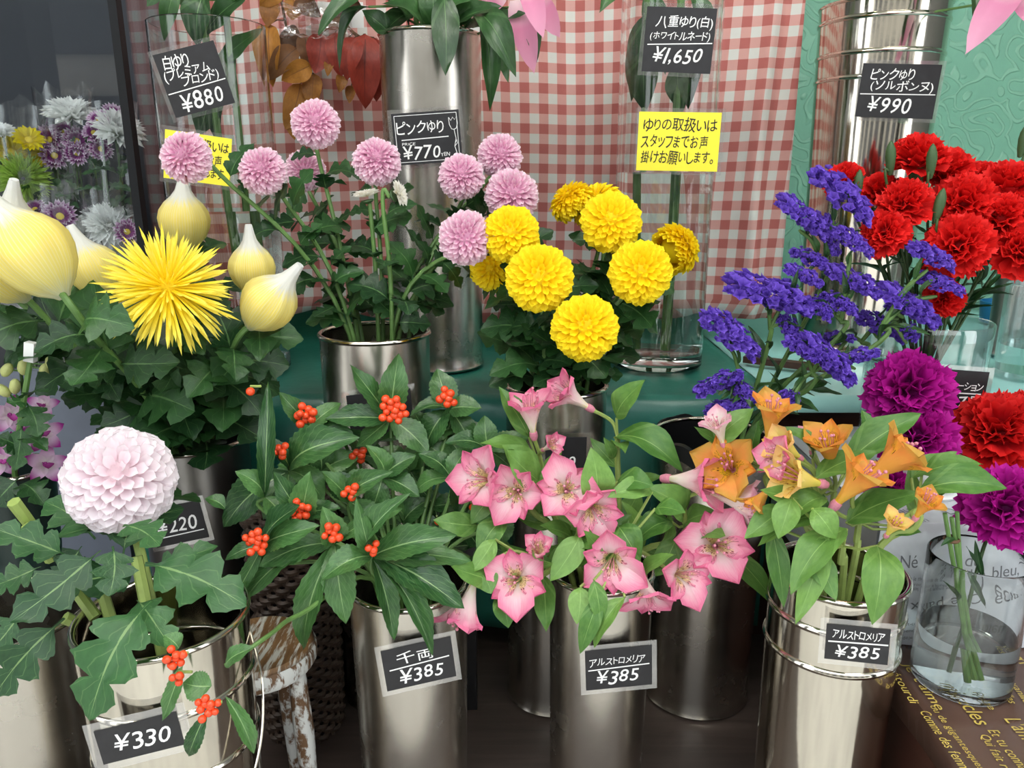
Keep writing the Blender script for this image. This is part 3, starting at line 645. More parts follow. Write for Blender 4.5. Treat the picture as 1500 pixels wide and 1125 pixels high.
for i, (x, y, d, Y, fc, lab) in enumerate((
    (462, 181, 70, 1.10, (0, .5, .8), 'topmost pink pompon chrysanthemum before the gingham curtain'),
    (272, 230, 73, .98, (-.5, .25, .8), 'leftmost pink pompon chrysanthemum leaning over the yellow notice'),
    (384, 250, 68, 1.04, (-.3, .4, .8), 'pink pompon chrysanthemum second from the left, before the curtain'),
    (447, 250, 58, 1.20, (0, .3, .9), 'duller pink pompon right behind the tallest pink stem'),
    (552, 236, 70, 1.10, (.05, .6, .7), 'pink pompon chrysanthemum just left of the ¥770 card'),
    (676, 258, 66, 1.12, (.0, .5, .8), 'pink pompon chrysanthemum touching the lower right of the ¥770 card'),
    (733, 228, 64, 1.16, (.2, .4, .8), 'highest pink pompon right of the lily bucket'),
    (750, 286, 77, 1.12, (.2, .4, .9), 'pale-topped pink pompon above the yellow blooms'),
    (682, 349, 78, 1.02, (.0, .15, 1), 'roundest pink pompon facing forward, lowest of the pink ones'))):
    mum('pnk', lab, x, y, d, Y, fc, PINKB[i % 2], group=G, nl=11, L=.056, W=.044, f0=.02, f1=.8)
t = None
# two small white daisies in the same bucket
M['p_daisy'] = petalmat('white_daisy_petal', [(0, (222, 214, 150)), (.4, (240, 236, 220)), (1, (248, 246, 240))])
def daisy_mesh(nm, mat, n=26, layers=((1, 10), (.85, 25), (.6, 50)), w=.2, seed=0):
    random.seed(seed); m = MB(); p = petal(4, curl=.12, cup=.3)
    for sc, al in layers:
        for i in range(n):
            ph = 2*pi*i/n+rnd(-.1, .1)+al; a = radians(al+rnd(-8, 8)); d = V((cos(ph), sin(ph), 0)); X = d*cos(a)+V((0, 0, sin(a)))
            m.add(p, frame(d*.1, X, V((0, 0, 1))) @ Matrix.Diagonal((.9*sc, w, .9*sc, 1)))
    return m.mesh(nm, mat)
DAISY = daisy_mesh('bloom', M['p_daisy']); random.seed(13)
mum('pnk', 'small white daisy seen from below beside the pink pompons', 537, 288, 44, 1.08, (-.2, 1, .1), DAISY, nl=3, cal=CALYXBIG, name='daisy', back=.012)
mum('pnk', 'small white daisy turned right before the lily bucket', 582, 285, 44, 1.06, (.8, .3, .25), DAISY, nl=3, cal=CALYXBIG, name='daisy', back=.012)
G = 'yellow pompon chrysanthemums'
for i, (x, y, d, Y, fc, lab, back) in enumerate((
    (748, 343, 80, 1.02, (-.1, .35, .9), 'yellow pompon under the pale pink pompon', 0),
    (722, 392, 68, 1.10, (-.4, -.1, .8), 'half hidden yellow pompon behind its leftmost neighbours', 0),
    (790, 407, 94, .98, (-.05, .2, 1), 'large yellow pompon left of centre, facing forward', 0),
    (838, 296, 64, 1.12, (-.6, .8, -.15), 'yellow pompon tipped away, leftmost of the upper yellow ones', 1),
    (876, 303, 76, 1.13, (-.3, .7, .2), 'yellow pompon partly hidden behind the upper yellow bloom', 1),
    (895, 325, 84, 1.04, (.1, .3, .9), 'upper yellow pompon left of the centre vase stems', 0),
    (938, 399, 88, .99, (.05, .15, 1), 'yellow pompon in front of the centre glass vase', 0),
    (988, 365, 72, 1.10, (.65, .35, -.55), 'yellow pompon facing away showing its dark green back', 1),
    (857, 480, 93, .95, (.05, .2, 1), 'lowest yellow pompon above the pink alstroemeria', 0))):
    mum('yel', lab, x, y, d, Y, fc, YELBACK if back else YELB[i % 2], group=G, nl=13, L=.068, W=.056, f0=-.0, f1=.74, cal=CALYXBIG if back else CALYX)
# big white-pink pompon: every petal its own piece
pm = petal(5, (-1, -.5, 0, .5, 1), cup=.45, curl=.22).mesh('petal', M['p_white'])
t, p, r, n, path = mum('wht', 'large pale pink-white pompon chrysanthemum at the left', 176, 702, 146, .74, (-.05, .35, .9), None, 'leaf_mumbig', nl=4, L=.08, W=.06, stem=('stem_pale', .006, .0045), f0=.1, f1=.8, name='large_pompon_chrysanthemum')
Mb = zframe(p, n); core = put('bloom', MB().sphere((0, 0, 0), .6, 16, 10).mesh('bloom', M['p_white']), t, Mb @ Matrix.Scale(r, 4))
for Mx in ball_frames(285, 1, radians(122), .46, .30, jit=.08): put('petal', pm, core, Mb @ Matrix.Scale(r, 4) @ Mx)
def px_leaf(t, b, tip, wpx, Y0, Y1, kind, mat, N=None, var=None):
    B = P(*b, Y0); T = P(*tip, Y1); return leaf(t, B, T, wpx*mpp(B), kind, mat, N, var)
for b, tip, w, Y0, Y1 in (((148, 806), (14, 912), 78, .68, .62), ((100, 815), (-14, 772), 62, .70, .68), ((165, 800), (160, 874), 62, .66, .62), ((222, 880), (130, 1056), 104, .64, .575), ((212, 826), (362, 888), 92, .67, .63), ((180, 770), (235, 800), 62, .70, .66),
                          ((95, 905), (-10, 1022), 72, .68, .64), ((120, 800), (80, 850), 58, .72, .70), ((180, 815), (190, 745), 60, .72, .76), ((140, 790), (65, 735), 66, .76, .78), ((60, 830), (-15, 860), 58, .74, .72), ((200, 880), (255, 955), 62, .66, .61), ((225, 850), (320, 800), 60, .70, .72), ((160, 790), (270, 745), 66, .77, .79), ((30, 900), (-20, 960), 60, .7, .68)):
    px_leaf(t, b, tip, w, Y0, Y1, 'mum', 'leaf_mumbig')
for a, b in (((140, 905), (100, 850)), ((95, 905), (138, 922)), ((170, 935), (145, 850)), ((215, 890), (200, 815)), ((40, 770), (75, 820)), ((20, 735), (48, 772))):
    MB().tube([P(*a, .70), P(*b, .715)], [.0065, .006], 7).build('side_stem', M['stem_pale'], t)
# spider chrysanthemum: every petal its own piece
sp = petal(7, (-1, 0, 1), cup=.8, curl=.0, shape=lambda s: (.55+.45*s)*(1 if s < .82 else sqrt(max(0, 1-((s-.82)/.18)**2)))).mesh('petal', M['p_spider'])
spb = []
for cv in (.0, .14, -.2):
    spb.append(petal(7, (-1, 0, 1), cup=.05, curl=cv, shape=lambda s: (.6+.4*s)*(1 if s < .84 else sqrt(max(0.03, 1-((s-.84)/.16)**2)))).mesh('petal', M['p_spider']))
t, p, r, n, path = mum('spi', 'large yellow spider chrysanthemum with thin drooping petals', 245, 422, 190, .90, (.02, .5, .85), None, nl=14, L=.09, W=.068, stem=('stem', .005, .004), f0=-.0, f1=.8, name='spider_chrysanthemum')
Mb = zframe(p, n) @ Matrix.Scale(r, 4); core = put('bloom', MB().sphere((0, 0, 0), .2, 12, 8).mesh('bloom', M['p_spider']), t, Mb)
N_ = 265
for i in range(N_):
    u = (i+.5)/N_; th = math.acos(1-u*(1-cos(radians(112)))); ph = i*2.399963+rnd(-.12, .12); k_ = th/radians(112)
    er = V((sin(th)*cos(ph), sin(th)*sin(ph), cos(th))); et = V((cos(th)*cos(ph), cos(th)*sin(ph), -sin(th))); al = radians(86-14*k_+rnd(-10, 10))
    X = er*sin(al)+et*cos(al); Ln = (.50+.48*k_**.8)*rnd(.85, 1.12); Z = er*cos(al)-et*sin(al)
    put('petal', spb[0 if k_ < .4 else random.choice((0, 1, 2))], core, Mb @ frame(er*.12, X, -Z if k_ < .45 else Z) @ Matrix.Diagonal((Ln, .034+.022*k_, Ln, 1)))
# netted yellow buds
k = NT('netted_yellow_bud'); u, v = k.uv(); net = k.math('LESS_THAN', k.math('FRACT', k.math('MULTIPLY', v, 60)), .22); st_ = k.noise(k.tex('UV', (1.2, 26, 1)), 3, 3)
base = k.ramp(k.math('ADD', u, k.math('MULTIPLY', k.math('SUBTRACT', st_, .5), .25)), [(.0, lin((196, 204, 180))), (.16, lin((232, 222, 130))), (.45, lin((246, 226, 112))), (.62, lin((244, 228, 130))), (.72, lin((226, 226, 216))), (1, lin((236, 238, 236)))])
k.col(k.mix(k.math('MULTIPLY', net, .35), base, lin((236, 236, 226)))); k.set(Roughness=.6); k.bump(k.math('ADD', net, st_), .4, .002); k.translucent(base, .25); M['netbud'] = k.m
BUD = MB(); rows = []; uvs = []
pr = [(.12, -1.0), (.2, -.9), (.42, -.72), (.68, -.42), (.82, -.08), (.86, .2), (.80, .48), (.62, .76), (.40, .98), (.26, 1.2), (.19, 1.45), (.15, 1.65), (.12, 1.78), (.0, 1.76)]
for i, (rr, z) in enumerate(pr):
    rows.append([(rr*(1+.035*sin(9*a)*(1 if i > 2 else 2))*cos(a)+(.06*(z-.8) if z > .8 else 0), rr*(1+.035*sin(9*a))*sin(a), z) for a in [2*pi*j/36 for j in range(37)]]); uvs.append([((z+1)/2.78, j/36) for j in range(37)])
BUDM = BUD.grid(rows, uvs).mesh('netted_bud', M['netbud'])
for x, y, wpx, Y, fc, lab in ((52, 378, 116, .86, (-.5, .85, .08), 'largest netted yellow bud in front at the left'), (270, 330, 72, 1.10, (.05, 1, .1), 'netted yellow bud peeking above the spider bloom'), (370, 398, 66, 1.02, (0, 1, .1), 'upright netted yellow bud right of the spider bloom'),
    (390, 448, 80, .96, (.65, .75, .12), 'tilted netted yellow bud, rightmost of the netted ones'), (143, 402, 74, 1.0, (-.35, .9, .1), 'netted yellow bud with long tip left of the spider bloom'), (16, 345, 84, 1.0, (.2, .9, .3), 'netted yellow bud behind the largest one'), (0, 400, 92, .93, (-.5, .6, .4), 'netted yellow bud cut off by the left edge'), (103, 412, 40, 1.06, (.0, 1, .2), 'slim pale netted bud between two bigger yellow ones')):
    p = P(x, y, Y); r = wpx*.5*mpp(p)/.86; n = face(p, *fc); path = stem_path('spi', p-n*r*.7, n, .05)
    t = thing('netted_chrysanthemum', lab, 'flower', path[0], 'netted yellow chrysanthemum buds'); stem_mesh(t, path, .0045, .004, 'stem')
    put('netted_bud', BUDM, t, zframe(p, n, rnd(0, 6)) @ Matrix.Scale(r, 4))
    stem_leaves(t, path, .0, .86, 14, .09, .068, 'mum', 'leaf_mum', ph=rnd(0, 6))
# ================================================================ carnations
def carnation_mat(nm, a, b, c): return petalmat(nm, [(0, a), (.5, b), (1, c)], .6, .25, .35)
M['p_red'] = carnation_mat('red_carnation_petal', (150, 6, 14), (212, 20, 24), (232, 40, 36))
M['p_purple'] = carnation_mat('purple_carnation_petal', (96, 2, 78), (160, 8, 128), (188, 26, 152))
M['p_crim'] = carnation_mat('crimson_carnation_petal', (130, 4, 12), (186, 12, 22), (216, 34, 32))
def fan(var):
    m = MB(); rows = []; uvs = []; cols = [-1+i/6 for i in range(13)]; ph = var*1.7
    for i in range(6):
        s = i/5; r = []; q = []
        for j, c in enumerate(cols):
            wd = .08+.62*s**.9; x = s*(1-.16*c*c)+(.05*(-1 if j % 2 else 1) if i == 5 else 0)
            z = .18*s*s+s*s*(.10*sin(c*8+ph)+.05*sin(c*17+ph*2))-.12*(s > .8)*(.5+.5*sin(c*5+ph))
            r.append((x, c*wd, z)); q.append((s, .5+.5*c))
        rows.append(r); uvs.append(q)
    return m.grid(rows, uvs)
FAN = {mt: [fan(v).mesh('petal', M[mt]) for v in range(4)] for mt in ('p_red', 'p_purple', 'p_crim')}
CCAL = MB().lathe([(0, -1.25), (.10, -1.24), (.19, -1.1), (.24, -.7), (.27, -.3), (.30, -.12), (.22, -.1), (0, -.1)], 12).mesh('calyx', M['calyx'])
CBUD = MB().lathe([(0, -1.2), (.13, -1.15), (.24, -.7), (.31, -.1), (.28, .3), (.16, .62), (.05, .8), (0, .82)], 12).mesh('bud', M['calyx'])
CCORE = MB().sphere((0, 0, .1), .35, 10, 7)
def carnation(key, label, px, py, dpx, Y, fc, mt, group, nl=4, bulge=None, rings=((9, 6, 1.0), (9, 28, .92), (8, 50, .8), (6, 72, .66)), leafL=.07, curly=True):
    p = P(px, py, Y); r = dpx*.5*mpp(p); n = face(p, *fc); path = stem_path(key, p-n*r*1.15, n, .03, bulge)
    t = thing('carnation', label, 'flower', path[0], group); stem_mesh(t, path, .0022, .002, 'stem_dark', n=6)
    Mb = zframe(p-n*r*.15, n, rnd(0, 6)) @ Matrix.Scale(r, 4); put('calyx', CCAL, t, Mb)
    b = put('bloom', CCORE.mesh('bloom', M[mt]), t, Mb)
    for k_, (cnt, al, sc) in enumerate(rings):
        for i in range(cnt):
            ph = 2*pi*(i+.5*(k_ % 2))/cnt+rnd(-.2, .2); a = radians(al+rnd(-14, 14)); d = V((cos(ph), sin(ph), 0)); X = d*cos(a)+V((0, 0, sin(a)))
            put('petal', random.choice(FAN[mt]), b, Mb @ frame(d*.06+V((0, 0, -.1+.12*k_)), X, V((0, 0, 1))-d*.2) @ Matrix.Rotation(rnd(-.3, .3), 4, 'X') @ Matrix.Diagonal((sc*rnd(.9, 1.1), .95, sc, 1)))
    stem_leaves(t, path, .05, .75, nl, leafL, .006, 'lance', 'leaf_mum', lift=.9, ph=rnd(0, 6))
    return t, path
G = 'red carnations in the acrylic vase'
for x, y, d, Y, fc, lab in ((1345, 232, 82, 1.08, (0, .95, .25), 'topmost red carnation before the steel bucket'), (1236, 264, 58, 1.06, (-.5, .8, .3), 'leftmost red carnation above the purple statice'), (1288, 280, 62, 1.12, (-.2, .8, .4), 'dark red carnation between its left neighbours'),
    (1325, 298, 78, 1.02, (-.1, .6, .6), 'red carnation below the topmost one'), (1386, 252, 80, 1.10, (.1, .8, .4), 'red carnation right of the topmost one'), (1412, 296, 88, 1.04, (.1, .5, .8), 'red carnation in the middle of the bunch, facing forward'),
    (1297, 341, 68, 1.0, (-.3, .4, .8), 'lower left red carnation behind purple statice'), (1404, 360, 92, .99, (0, .3, .95), 'large frilled red carnation at the lower centre of the bunch'), (1478, 272, 82, 1.06, (.2, .8, .4), 'upper red carnation near the right edge'),
    (1468, 318, 74, 1.02, (.1, .7, .5), 'middle red carnation near the right edge'), (1494, 366, 84, 1.0, (.3, .3, .8), 'lower red carnation cut by the right edge'), (1382, 437, 56, 1.03, (-.1, .4, .8), 'small red carnation low behind the statice'), (1372, 400, 50, 1.1, (-.2, .3, .8), 'small shaded red carnation inside the bunch'), (1442, 262, 60, 1.12, (.1, .9, .2), 'red carnation behind the right pair')):
    carnation('car', lab, x, y, d, Y, fc, 'p_red', G)
# green carnation buds
for x, y, Y, lab in ((1302, 248, 1.05, 'closed green carnation bud beside the topmost red bloom'), (1362, 253, 1.03, 'closed green carnation bud under the topmost red bloom'), (1374, 318, 1.0, 'closed green carnation bud between two big red blooms'), (1254, 290, 1.04, 'closed green carnation bud left among the red blooms'), (1497, 222, 1.1, 'green carnation bud against the mint wall at right edge')):
    p = P(x, y, Y); path = stem_path('car', p, V((0, 0, 1)), .02); t = thing('carnation_bud', lab, 'flower bud', path[0], 'green carnation buds'); stem_mesh(t, path, .002, .0016, 'stem_dark', n=6)
    put('bud', CBUD, t, zframe(p+V((0, 0, .018)), V((rnd(-.2, .2), -.1, 1))) @ Matrix.Scale(.022, 4))
G = 'purple carnations'
RB = ((10, 2, 1.0), (10, 24, .95), (9, 45, .85), (8, 66, .7))
carnation('wpot', 'upper purple carnation before the 275 card', 1330, 570, 116, .96, (-.05, .45, .85), 'p_purple', G, 2, rings=RB)
carnation('wpot', 'second purple carnation behind the orange alstroemeria', 1343, 640, 104, .93, (.0, .3, .9), 'p_purple', G, 2, rings=RB)
carnation('wpot', 'lowest dark purple carnation peeking between orange petals', 1305, 716, 84, .92, (-.3, .2, .8), 'p_purple', G, 1, rings=RB)
carnation('rgt', 'crimson carnation with serrated petals at the right edge', 1462, 632, 118, .95, (-.15, .75, .5), 'p_crim', 'red carnations at the right edge', 2, rings=((12, 0, 1.0), (12, 18, .95), (10, 40, .85), (8, 62, .7)))
carnation('rgt', 'red carnation behind the crimson one at the right edge', 1508, 610, 80, 1.0, (.2, .7, .5), 'p_crim', 'red carnations at the right edge', 1)
t, path = carnation('smg', 'deep purple carnation in the small glass vase', 1474, 742, 118, .76, (.1, .45, .85), 'p_purple', G, 0, rings=RB)
for b, tip in (((1440, 845), (1428, 790)), ((1440, 848), (1415, 800))): px_leaf(t, b, tip, 10, .75, .75, 'lance', 'leaf_mum')
t = thing('carnation_cutting_bunch', 'bare cut carnation stems tied together in the small glass vase', 'stems', BK['smg'][0]+V((0, 0, .014)))
for a, b in (((1384, 752), (1424, 985)), ((1394, 758), (1430, 985)), ((1402, 750), (1416, 990))): stem_mesh(t, curve([P(*b, .745), P((a[0]*.3+b[0]*.7), a[1]*.3+b[1]*.7, .748), P(*a, .742)], 6), .003, .0022, 'stem')
for a, b in (((1400, 790), (1378, 800)), ((1404, 880), (1380, 850)), ((1412, 840), (1444, 890))): px_leaf(t, a, b, 9, .742, .735, 'lance', 'leaf_mum')
MB().lathe([(.007, -.002), (.0085, 0), (.007, .002), (.006, 0)], 14, close=True).build('tie_wire', M['twig'], t, M=Matrix.Translation(P(1394, 790, .743)))

# ================================================================ alstroemeria
def als_mat(nm, stops, streak, inkc=(110, 20, 40)):
    k = NT(nm); u, v = k.uv(); n = k.noise(k.tex('UV', (2, 14, 1)), 3, 2); s = k.math('ABSOLUTE', k.math('SUBTRACT', v, .5))
    f = k.math('ADD', u, k.math('ADD', k.math('MULTIPLY', k.math('SUBTRACT', n, .5), .22), k.math('MULTIPLY', s, .35)))
    c = k.ramp(f, [(p, lin(q)) for p, q in stops])
    if streak:
        nn = k.noise(k.tex('UV', (6, 26, 1)), 1.6, 0); m_ = k.math('MULTIPLY', k.math('GREATER_THAN', nn, .60), k.math('MULTIPLY', k.math('GREATER_THAN', u, .34), k.math('LESS_THAN', u, .76)))
        c = k.mix(m_, c, lin(inkc))
    k.col(c); k.set(Roughness=.5); k.b.inputs['Specular IOR Level'].default_value = .3; k.translucent(c, .28); return k.m
A = {'pink': (als_mat('pink_alstroemeria_outer', [(0, (214, 216, 150)), (.3, (248, 236, 226)), (.68, (244, 204, 212)), (.9, (234, 150, 176)), (1.0, (224, 122, 156))], 0), als_mat('pink_alstroemeria_inner', [(0, (236, 226, 150)), (.3, (248, 236, 170)), (.62, (250, 226, 180)), (.8, (238, 160, 182)), (1, (220, 110, 150))], 1)),
     'white': (als_mat('white_alstroemeria_outer', [(0, (206, 216, 140)), (.3, (246, 238, 222)), (.75, (246, 232, 228)), (1, (232, 170, 190))], 0), als_mat('white_alstroemeria_inner', [(0, (230, 226, 150)), (.5, (250, 242, 200)), (1, (240, 190, 204))], 1)),
     'orange': (als_mat('orange_alstroemeria_outer', [(0, (226, 190, 60)), (.35, (240, 184, 84)), (.8, (232, 152, 74)), (1, (206, 160, 70))], 0), als_mat('orange_alstroemeria_inner', [(0, (236, 190, 40)), (.5, (246, 206, 50)), (1, (232, 150, 66))], 1, (90, 30, 14))),
     'yellow': (als_mat('yellow_alstroemeria_outer', [(0, (200, 206, 80)), (.35, (240, 222, 110)), (.8, (244, 222, 130)), (1, (236, 190, 120))], 0), als_mat('yellow_alstroemeria_inner', [(0, (236, 206, 60)), (.5, (248, 226, 90)), (1, (240, 200, 110))], 1, (110, 50, 14)))}
M['stamen'] = plain('pink_stamen', (206, 130, 150), .5)
def tepal(op, wid, inner):
    rows = []; uvs = []; cols = (-1, -.6, -.2, .2, .6, 1); n = 9
    for i in range(n+1):
        s = i/n; rr = .06+.10*s+op*s**2.3; hh = s*1.15-.42*op*s**3; sm_ = min(1, s/.7); w_ = wid*(.14+.86*(sm_*sm_*(3-2*sm_)))*(max(0, 1-((s-.76)/.24)**2)**.42 if s > .76 else 1)+.012; r = []; q = []
        for c in cols:
            a = c*w_/(max(rr, .35)+.25); cup = -.18*w_*c*c*(1-s*.7)
            r.append(((rr-cup*-1)*cos(a), max(rr, .30)*sin(a) if not inner else .9*max(rr, .3)*sin(a), hh+.10*w_*c*c+.06*sin(c*6+s*5)*s)); q.append((s, .5+.5*c))
        rows.append(r); uvs.append(q)
    return MB().grid(rows, uvs)
TEP = {}
for cn, (mo, mi) in A.items():
    for on, op in (('open', .74), ('trumpet', .40)): TEP[cn, on] = (tepal(op, .66 if on == 'open' else .52, 0).mesh('petal', mo), tepal(op*.85, .44, 1).mesh('petal', mi))
FB = MB().lathe([(0, -.14), (.07, -.12), (.10, -.02), (.09, .08), (.05, .1), (0, .1)], 10)
for i in range(6):
    a = i*1.05; FB.tube([(.02*cos(a), .02*sin(a), .05), (.06*cos(a), .06*sin(a)-.02, .5), (.14*cos(a)-.02, .14*sin(a)-.12, .95+.05*(i % 3))], [.012, .011, .009], 4); FB.sphere((.14*cos(a)-.02, .14*sin(a)-.12, .97+.05*(i % 3)), .035, 6, 4)
FBM = FB.mesh('flower', M['stamen'])
def als_flower(t, p, n, size, cn, on, node=None, roll=None):
    Mb = zframe(p-n*size*.55, n, rnd(0, 6) if roll is None else roll) @ Matrix.Scale(size*(.70 if on == 'open' else .84), 4)
    b = put('flower', FBM, t, Mb); o, i_ = TEP[cn, on]
    for k_ in range(3):
        put('petal', o, b, Mb @ Matrix.Rotation(2*pi*k_/3+rnd(-.1, .1), 4, 'Z') @ Matrix.Scale(rnd(.94, 1.08), 4)); put('petal', i_, b, Mb @ Matrix.Rotation(2*pi*(k_+.5)/3+rnd(-.1, .1), 4, 'Z') @ Matrix.Scale(rnd(.9, 1.02), 4))
    if node is not None:
        q = p-n*size*.62; m_ = curve([node, (node+q)/2+V((0, 0, .008))-n*.01, q], 5); MB().tube(m_, [.0024]*(len(m_)-1)+[.0034], 6).build('flower_stalk', M['stem_pale'], t)
def als(key, label, node, Y, flowers, leaves, group, mat='leaf_als', cat='flower'):
    nd = P(*node, Y); path = stem_path(key, nd, V((0, 0, 1)), .02); t = thing('alstroemeria', label, cat, path[0], group); stem_mesh(t, path, .0042, .0034, 'stem_pale')
    stem_leaves(t, path, .15, .95, 5 if key == 'als' else 0, .062, .026, 'lance', mat, ph=rnd(0, 6))
    for x, y, d, cn, on, fc, dY in flowers:
        if cn in ('orange', 'yellow'): d *= 1.22
        if key == 'ora': dY -= .035
        p = P(x, y, Y+dY); als_flower(t, p, face(p, *fc), d*mpp(p), cn, on, nd)
    for b, tip, w_, dy0, dy1 in leaves:
        B = P(*b, Y+dy0) if b else nd; T = P(*tip, Y+dy1); leaf(t, B, T, w_*mpp(B), 'lance', mat)
        if b: MB().tube([nd, (nd+B)/2+V((0, 0, -.004)), B], .0016, 5).build('leaf_stalk', M['stem_pale'], t)
    return t
G = 'pink alstroemeria stems'
als('als', 'tallest alstroemeria stem with a pink trumpet facing left', (905, 640), .90, [(832, 578, 74, 'pink', 'trumpet', (-.85, .55, .2), 0)], [((903, 612), (946, 556), 46, 0, -.02), ((900, 640), (1000, 690), 50, 0, -.04), ((898, 672), (884, 640), 16, -.01, -.02)], G)
als('als', 'alstroemeria stem with an upright rose-pink trumpet before the steel bucket', (796, 690), .87, [(776, 600, 78, 'pink', 'trumpet', (-.15, 1, .2), -.01), (808, 652, 40, 'pink', 'trumpet', (.5, .3, .6), -.02)], [((775, 640), (730, 566), 36, 0, .01), ((780, 665), (702, 650), 36, 0, -.02), ((790, 690), (735, 652), 44, -.01, -.03), ((790, 706), (742, 660), 52, -.03, -.05)], G)
als('als', 'alstroemeria stem with two pink blooms at the left, beside berries', (780, 725), .84, [(697, 700, 80, 'pink', 'open', (-.6, .1, .75), -.02), (752, 724, 78, 'pink', 'open', (-.2, -.15, .95), -.03)], [((700, 770), (634, 762), 38, -.01, -.03), ((740, 760), (700, 815), 40, -.02, -.05), ((720, 730), (690, 768), 30, 0, -.02)], G)
als('als', 'alstroemeria stem with streaked pink blooms at the centre', (850, 765), .82, [(828, 716, 84, 'pink', 'open', (-.05, .1, 1), -.02), (872, 752, 76, 'pink', 'open', (.2, -.35, .85), -.03)], [((872, 738), (866, 655), 50, -.01, -.01), ((905, 705), (958, 712), 40, 0, -.03), ((905, 770), (938, 822), 46, -.02, -.05), ((850, 785), (806, 852), 42, -.03, -.06), ((840, 790), (790, 770), 34, 0, -.02)], G)
als('als', 'alstroemeria stem with drooping pink blooms above the ¥385 card', (905, 800), .79, [(896, 828, 88, 'pink', 'open', (0, -.35, .95), -.03), (950, 882, 76, 'pink', 'open', (.15, -.75, .6), -.03), (1008, 846, 78, 'pink', 'open', (.5, -.2, .85), -.02)], [((955, 720), (890, 728), 36, .02, 0), ((960, 745), (1005, 752), 38, .0, -.02), ((880, 870), (850, 958), 30, -.04, -.06), ((915, 875), (870, 950), 30, -.04, -.06), ((850, 860), (845, 915), 36, -.03, -.06), ((940, 850), (990, 812), 34, -.0, -.02), ((870, 850), (880, 915), 28, -.04, -.06)], G)
als('als', 'alstroemeria stem with pink blooms hanging at lower left', (790, 820), .79, [(755, 850, 88, 'pink', 'open', (-.1, -.05, 1), -.03), (788, 803, 50, 'pink', 'trumpet', (.0, .5, .7), -.02), (682, 893, 84, 'pink', 'trumpet', (-.25, -.9, .35), -.03)], [((720, 850), (660, 830), 40, -.02, -.04), ((700, 835), (720, 870), 40, -.02, -.04), ((730, 870), (745, 920), 36, -.02, -.04), ((725, 790), (690, 840), 30, 0, -.03)], G)
als('als', 'alstroemeria stem with three pink blooms leaning right', (1005, 770), .84, [(1050, 796, 98, 'pink', 'open', (.05, .1, 1), -.05), (1022, 704, 92, 'pink', 'trumpet', (.75, -.05, .55), -.02), (1082, 732, 86, 'white', 'trumpet', (.8, -.2, .3), -.03)], [((985, 765), (925, 800), 44, -.02, -.04), ((1000, 755), (945, 712), 50, 0, -.02), ((1000, 770), (1050, 750), 40, 0, -.02), ((990, 790), (960, 845), 40, -.02, -.04), ((1060, 800), (1140, 890), 34, .0, -.02)], G)
G = 'orange alstroemeria stems in the ridged bucket'
als('ora', 'alstroemeria stem with a golden bloom standing highest, right side', (1128, 690), .84, [(1132, 606, 66, 'orange', 'trumpet', (.1, 1, .15), 0), (1052, 625, 58, 'white', 'trumpet', (-.3, .9, .2), .02), (1064, 682, 70, 'orange', 'open', (-.3, .2, .9), .01)], [((1045, 650), (1105, 598), 42, .0, .0), ((1062, 655), (1016, 625), 18, 0, 0), ((1100, 665), (1112, 615), 22, 0, 0), ((1050, 655), (1030, 662), 14, 0, 0)], G)
als('ora', 'alstroemeria stem with pale yellow and pink blooms facing left', (1200, 725), .78, [(1132, 668, 62, 'pink', 'open', (-.75, .1, .5), .02), (1165, 700, 74, 'yellow', 'trumpet', (-.85, .2, .3), 0), (1150, 655, 52, 'yellow', 'trumpet', (-.7, .5, .3), .03), (1110, 735, 44, 'orange', 'trumpet', (-.5, -.7, .3), .02)], [((1190, 672), (1128, 628), 32, .02, .02), ((1190, 735), (1112, 718), 34, -.02, -.04), ((1210, 730), (1150, 768), 40, -.02, -.04), ((1150, 680), (1108, 690), 24, 0, -.01)], G)
als('ora', 'alstroemeria stem with a pale orange bloom under a broad leaf', (1222, 720), .80, [(1213, 652, 66, 'orange', 'trumpet', (-.25, .9, .3), .02), (1186, 640, 46, 'white', 'trumpet', (-.2, .9, .1), .05)], [((1240, 680), (1350, 606), 50, .02, .02), ((1195, 700), (1285, 662), 46, -.03, -.02), ((1190, 655), (1225, 640), 30, .02, .0), ((1200, 720), (1203, 770), 22, 0, -.02), ((1270, 640), (1262, 600), 24, .04, .05)], G)
als('ora', 'alstroemeria stem with two orange trumpets facing right', (1258, 765), .76, [(1258, 702, 80, 'orange', 'trumpet', (.55, .75, .25), .01), (1312, 672, 82, 'orange', 'trumpet', (.75, .6, .2), .02)], [((1240, 765), (1348, 722), 58, -.01, -.02), ((1345, 765), (1332, 680), 26, .0, .02), ((1300, 775), (1350, 780), 30, 0, -.02)], G)
als('ora', 'alstroemeria stem leaning right over the silver box', (1345, 745), .74, [(1357, 738, 48, 'orange', 'trumpet', (.4, .7, .5), -.01), (1310, 768, 40, 'yellow', 'trumpet', (.3, .6, .5), -.01)], [((1345, 720), (1475, 715), 48, 0, -.02), ((1350, 695), (1440, 680), 44, .02, .0), ((1335, 700), (1402, 662), 32, .02, .03), ((1360, 730), (1420, 690), 40, .01, 0)], G)
als('ora', 'leafy alstroemeria stem with leaves drooping over the ridged rim', (1235, 800), .74, [], [((1240, 775), (1158, 870), 52, -.01, -.05), ((1215, 760), (1110, 800), 48, .02, .0), ((1285, 800), (1278, 915), 56, -.03, -.08), ((1210, 780), (1165, 915), 38, -.02, -.06), ((1150, 745), (1090, 790), 40, .02, .0), ((1190, 745), (1225, 790), 40, -.01, -.03), ((1180, 800), (1225, 880), 40, -.02, -.06), ((1130, 770), (1148, 890), 32, .02, -.01), ((1160, 730), (1140, 790), 40, 0, -.02)], G)

